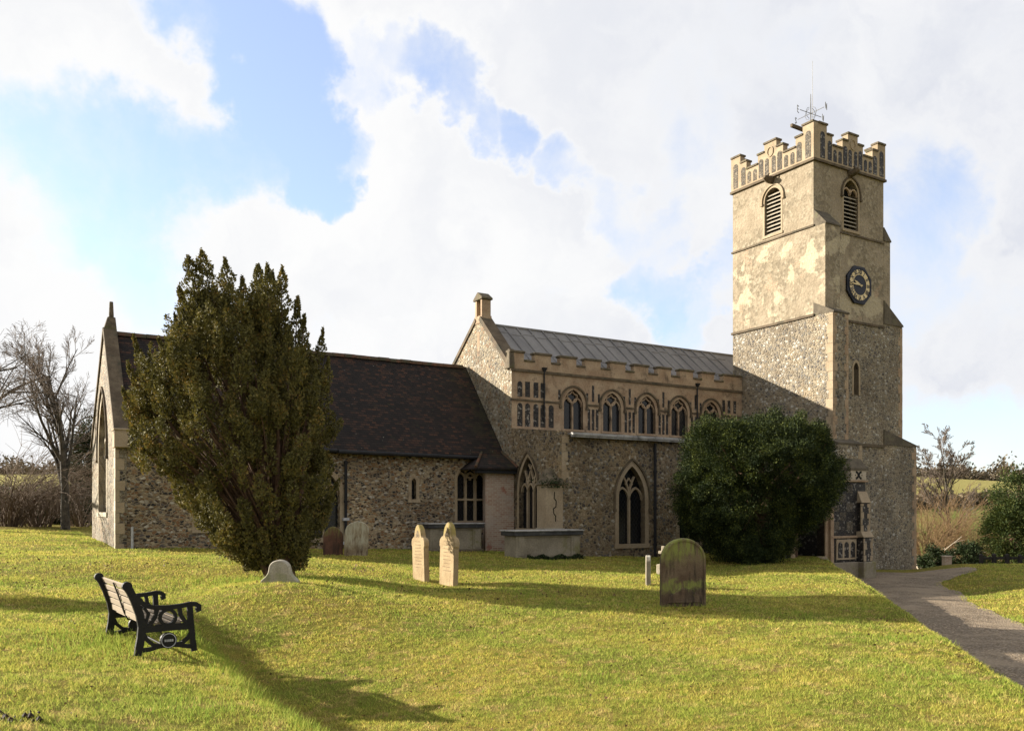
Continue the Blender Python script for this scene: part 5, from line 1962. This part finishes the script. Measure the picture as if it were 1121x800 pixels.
pst = MB().box(-.16, .16, -.16, .16, -.2, .62)
pst.box(-.19, .19, -.19, .19, .62, .68)
pst = tag(pst.build('brick_pier', M['brick'], loc=(X_, 40.5, z_), bevel=.01), 'low brick pier beside the path end before dark bushes', 'pier')
# low black fence
fy = 39.5
fx0, fx1 = (1074 - CENTRE) / FPX * fy, (1145 - CENTRE) / FPX * fy
fz = [float(ground_z(x, fy)) for x in (fx0, fx1)]
fe = empty('post_and_rail_fence', (fx0, fy, fz[0]), 0, 'low black rail fence along the edge of the right lawn', 'fence')
nfp = 6
for k in range(nfp):
    f = k / (nfp - 1)
    x = (fx1 - fx0) * f
    dz = float(ground_z(fx0 + x, fy)) - fz[0]
    pb_ = MB().box(x - .07, x + .07, -.07, .07, dz - .2, dz + .66)
    pb_.hexa([(x - .07, -.07, dz + .66), (x + .07, -.07, dz + .66), (x + .07, .07, dz + .66), (x - .07, .07, dz + .66), (x - .01, -.01, dz + .72), (x + .01, -.01, dz + .72), (x + .01, .01, dz + .72), (x - .01, .01, dz + .72)])
    pb_.build('fence_post', M['fence_paint'], fe)
for z0 in (.16, .46):
    MB().hexa([(0, -.03, z0), (fx1 - fx0, -.03, fz[1] - fz[0] + z0), (fx1 - fx0, .03, fz[1] - fz[0] + z0), (0, .03, z0),
               (0, -.03, z0 + .11), (fx1 - fx0, -.03, fz[1] - fz[0] + z0 + .11), (fx1 - fx0, .03, fz[1] - fz[0] + z0 + .11), (0, .03, z0 + .11)]).build('rail', M['fence_paint'], fe)
# wooded skyline of the far hill
rng = np.random.default_rng(90)
cen, axs = [], []
for i in range(520):
    Y = rng.uniform(395, 470)
    px = rng.uniform(930, 1180) if i < 330 else rng.uniform(-80, 160)
    X = (px - CENTRE) / FPX * Y
    hgt = rng.uniform(3, 8) * (1 + .4 * math.sin(px * .11))
    n = 40
    o_ = rng.normal(0, 1, (n, 3)) * np.array([2.6, 2.6, hgt * .28])
    o_[:, 2] += hgt * .5
    cen.append(np.array([X, Y, float(ground_z(X, Y))]) + o_)
for i in range(260):                              # hedgerow across the slope
    px = rng.uniform(960, 1180)
    Y = 250 + (px - 1050) * .15 + rng.normal(0, 2)
    X = (px - CENTRE) / FPX * Y
    n = 26
    o_ = rng.normal(0, 1, (n, 3)) * np.array([1.6, 1.6, .9])
    o_[:, 2] += 1.2
    cen.append(np.array([X, Y, float(ground_z(X, Y))]) + o_)
cen = np.concatenate(cen)
M['far_wood'] = leaf_mat('bare_wood', [(.1, (.06, .05, .035)), (.5, (.10, .08, .055)), (.95, (.15, .12, .075))], .1, clump=.05)
V_, F_ = leaf_quads(cen, np.tile([0, 0, 1.0], (len(cen), 1)), np.full(len(cen), 1.5), .6, .8, rng)
tag(new_mesh_obj('far_woodland', V_, F_, M['far_wood']), 'leafless woods and hedges along the far hillside', 'woodland', kind='stuff')


# ------------------------------------------------------------------ grass blades
GRID = np.random.default_rng(5).uniform(0, 1, (512, 512))


def vnoise(x, y, cell):
    fx, fy = np.asarray(x) / cell, np.asarray(y) / cell
    i, j = np.floor(fx).astype(int), np.floor(fy).astype(int)
    a, b_ = fx - i, fy - j
    a, b_ = a * a * (3 - 2 * a), b_ * b_ * (3 - 2 * b_)
    g = lambda p, q: GRID[p % 512, q % 512]
    return (g(i, j) * (1 - a) + g(i + 1, j) * a) * (1 - b_) + (g(i, j + 1) * (1 - a) + g(i + 1, j + 1) * a) * b_


def blades(n_cells, hfun, wmul, seed, name, mat, label, region=None, flop=1.7):
    rng = np.random.default_rng(seed)
    Xs, Ys = [], []
    for (y0, y1, dens) in n_cells:
        area = .64 * (y1 * y1 - y0 * y0)
        n = int(area * dens)
        y = np.sqrt(rng.uniform(y0 * y0, y1 * y1, n))
        x = rng.uniform(-.64, .64, n) * y
        Xs.append(x)
        Ys.append(y)
    x, y = np.concatenate(Xs), np.concatenate(Ys)
    jit = .16 * (vnoise(x, y, .35) - .5) + .10 * (vnoise(x + 3, y + 8, .12) - .5)
    ok_ = ~on_path(x + jit, y) | (on_path(x, y) & ~(on_path(x + .09, y) & on_path(x - .09, y)) & (rng.uniform(0, 1, len(x)) < .55))
    u, v = x * CT + y * ST, -x * ST + y * CT
    inside = ((u > CE - .0) & (v > CN)) | ((u > UE) & (v > VA)) | ((u > 14.3) & (v > 25.3)) | ((u > 21.7) & (v > PN)) | ((u > 26.4) & (v > 20.6))
    ok_ &= ~inside
    if region is None:
        cl_ = .6 * vnoise(x, y, .075) + .4 * vnoise(x + 31, y + 17, .22)
        ok_ &= rng.uniform(0, 1, len(x)) < .12 + 1.5 * np.clip(cl_ - .16, 0, 1)
    if region is not None:
        ok_ &= region(x, y, rng)
    x, y = x[ok_], y[ok_]
    z = ground_z(x, y)
    n = len(x)
    h = hfun(x, y, rng)
    a = rng.uniform(0, 2 * math.pi, n)
    la = rng.uniform(0, 2 * math.pi, n)
    lean = rng.uniform(.2, flop, n) * h
    wd = wmul * np.maximum(.0025, .00042 * y) * rng.uniform(.7, 1.4, n)
    b0 = np.stack([x - np.cos(a) * wd, y - np.sin(a) * wd, z - .008], 1)
    b1 = np.stack([x + np.cos(a) * wd, y + np.sin(a) * wd, z - .008], 1)
    tp = np.stack([x + np.cos(la) * lean, y + np.sin(la) * lean, z + h], 1)
    V_ = np.stack([b0, b1, tp], 1).reshape(-1, 3)
    return tag(new_mesh_obj(name, V_, np.arange(n * 3).reshape(n, 3), mat), label, 'grass', kind='stuff')


def grass_mat(name, tint):
    m = bpy.data.materials.new(name)
    m.use_nodes = True
    t = NT(m.node_tree)
    o = t.n('ShaderNodeOutputMaterial')
    b = t.n('ShaderNodeBsdfDiffuse')
    tc = t.n('ShaderNodeTexCoord')
    g, n1, n2, n3 = grass_colour(t, tc.outputs['Object'])
    gi = t.n('ShaderNodeNewGeometry')
    k = t.ramp(gi.outputs['Random Per Island'], [(0, (.45, .55, .4)), (.4, (.95, 1, .9)), (.8, (1.3, 1.15, 1.15)), (1, (1.6, 1.25, 1.6))])
    g = t.mix(1.0, g, k, 'MULTIPLY')
    if tint:
        g = t.mix(.6, g, tint)
    t.put(b, 0, g)
    tr = t.n('ShaderNodeBsdfTranslucent')
    t.put(tr, 0, g)
    mx = t.n('ShaderNodeMixShader', i_0=.42)
    t.put(mx, 1, b)
    t.put(mx, 2, tr)
    t.put(o, 0, mx)
    return m


def lawn_h(x, y, rng):
    c_ = .55 * vnoise(x, y, .075) + .45 * vnoise(x + 11, y + 7, .5)
    return (.008 + .022 * c_ + .010 * rng.uniform(0, 1, len(x))) * (1 + .025 * y)


blades([(5.2, 7, 5600), (7, 9, 4600), (9, 12, 2800), (12, 16, 1500), (16, 22, 700), (22, 34, 280)], lawn_h, 1.0, 101, 'lawn_grass', grass_mat('grass_blade', None), 'short mown winter grass covering the churchyard lawn')


def tall_region(x, y, rng):
    d = brow_dist(x, y)
    bank = np.exp(-((d + .12) / .26) ** 2) * (y < 11) * (y > 4) * np.clip(vnoise(x, y, .3) * 1.7 - .25, 0, 1)
    bench_ = np.exp(-(((x - bx) / .75) ** 2 + ((y - by) / .85) ** 2)) * .8
    stone = np.exp(-(((x - YX + .1) / 1.5) ** 2 + ((y - YY + .9) / .55) ** 2)) * .9
    fx = np.sin(x * 1.13 + 2 * np.sin(y * .7)) * np.sin(y * 1.37 + 1.5 * np.sin(x * .8 + 1))
    spots = np.clip((fx - .80) * 3.5, 0, 1) * .5
    pe = (np.abs(x - (path_centre(y) - 1.2)) < .16) | (np.abs(x - (path_centre(y) + 1.2)) < .2)
    foot = np.exp(-(((x - pb.x) / .5) ** 2 + ((y - pb.y + .05) / .12) ** 2))
    return rng.uniform(0, 1, len(x)) < np.maximum.reduce([bank, bench_, stone, spots, pe * .8 * vnoise(x, y, .4) * (y < 24), foot])


def tall_h(x, y, rng):
    return rng.uniform(.045, .115, len(x))


blades([(4.8, 8, 1500), (8, 12, 1300), (12, 17.5, 700)], tall_h, 1.15, 103, 'long_grass', grass_mat('long_grass_blade', (.19, .29, .045)), 'longer green grass tufts on the bank and round the graves', region=tall_region, flop=.9)

# dead leaves and crumbs of earth scattered over the turf
rng = np.random.default_rng(131)
n = 3200
ly = np.sqrt(rng.uniform(5.2 ** 2, 21 ** 2, n))
lx = rng.uniform(-.62, .62, n) * ly
keep = (vnoise(lx, ly, .9) * .6 + vnoise(lx + 5, ly + 9, .25) * .4 > .56) & ~on_path(lx, ly)
lx, ly = lx[keep], ly[keep]
cen = np.stack([lx, ly, ground_z(lx, ly) + rng.uniform(.01, .035, len(lx))], 1)
axl = np.stack([rng.normal(0, 1, len(lx)), rng.normal(0, 1, len(lx)), rng.normal(0, .25, len(lx))], 1)
V_, F_ = leaf_quads(cen, axl, np.maximum(.028, .0030 * ly), .7, .15, rng)
M['litter'] = leaf_mat('leaf_litter', [(.05, (.035, .022, .012)), (.5, (.09, .052, .026)), (.95, (.22, .13, .06))], .1)
tag(new_mesh_obj('fallen_leaves', V_, F_, M['litter']), 'brown dead leaves and crumbs of earth scattered over the grass', 'leaf litter', kind='stuff')
# a scuffed crumb heap of bare earth near the lower left corner
p = at(18, 788)
rng = np.random.default_rng(137)
hb = MB()
for k in range(26):
    q = Vector((rng.normal(0, .09), rng.normal(0, .06), rng.uniform(-.005, .02)))
    r_ = rng.uniform(.012, .03)
    o6 = [(r_, 0, 0), (0, r_, 0), (-r_, 0, 0), (0, -r_, 0), (0, 0, r_), (0, 0, -r_)]
    hb.add([q + Vector(v_) for v_ in o6], [(0, 1, 4), (1, 2, 4), (2, 3, 4), (3, 0, 4), (1, 0, 5), (2, 1, 5), (3, 2, 5), (0, 3, 5)])
tag(hb.build('mole_heap', M['hollow_soil'], loc=p), 'small dark heap of crumbled earth on grass at lower left', 'earth heap')

# ivy and weeds rooted on the weathered top of the pale buttress
rng = np.random.default_rng(151)
n = 420
uu, vv = rng.normal(15.36, .22, n), rng.normal(VA - .02, .12, n)
zz = 2.46 + rng.exponential(.07, n) * (rng.uniform(0, 1, n) < .75) - .12 * (rng.uniform(0, 1, n) < .3)
wx_, wy_ = uu * CT - vv * ST, uu * ST + vv * CT
V_, F_ = leaf_quads(np.stack([wx_, wy_, zz], 1), np.tile([0, 0, .6], (n, 1)), np.full(n, .07), .6, .8, rng)
tag(new_mesh_obj('ivy', V_, F_, M['dark_hedge']), 'ivy growing on the top of the pale cracked buttress', 'ivy')
n = 1500
uu, vv = rng.uniform(13.6, 15.6, n), 21.52 - np.abs(rng.normal(0, .07, n))
wx_, wy_ = uu * CT - vv * ST, uu * ST + vv * CT
zz = ground_z(wx_, wy_) + rng.uniform(.0, .16, n) * (.4 + .6 * np.sin(uu * 5) ** 2)
V_, F_ = leaf_quads(np.stack([wx_, wy_, zz], 1), np.tile([0, 0, .6], (n, 1)), np.full(n, .06), .6, .8, rng)
tag(new_mesh_obj('mossy_weeds', V_, F_, M['dark_hedge']), 'dark mossy weeds along the foot of the nearer chest tomb', 'weeds')
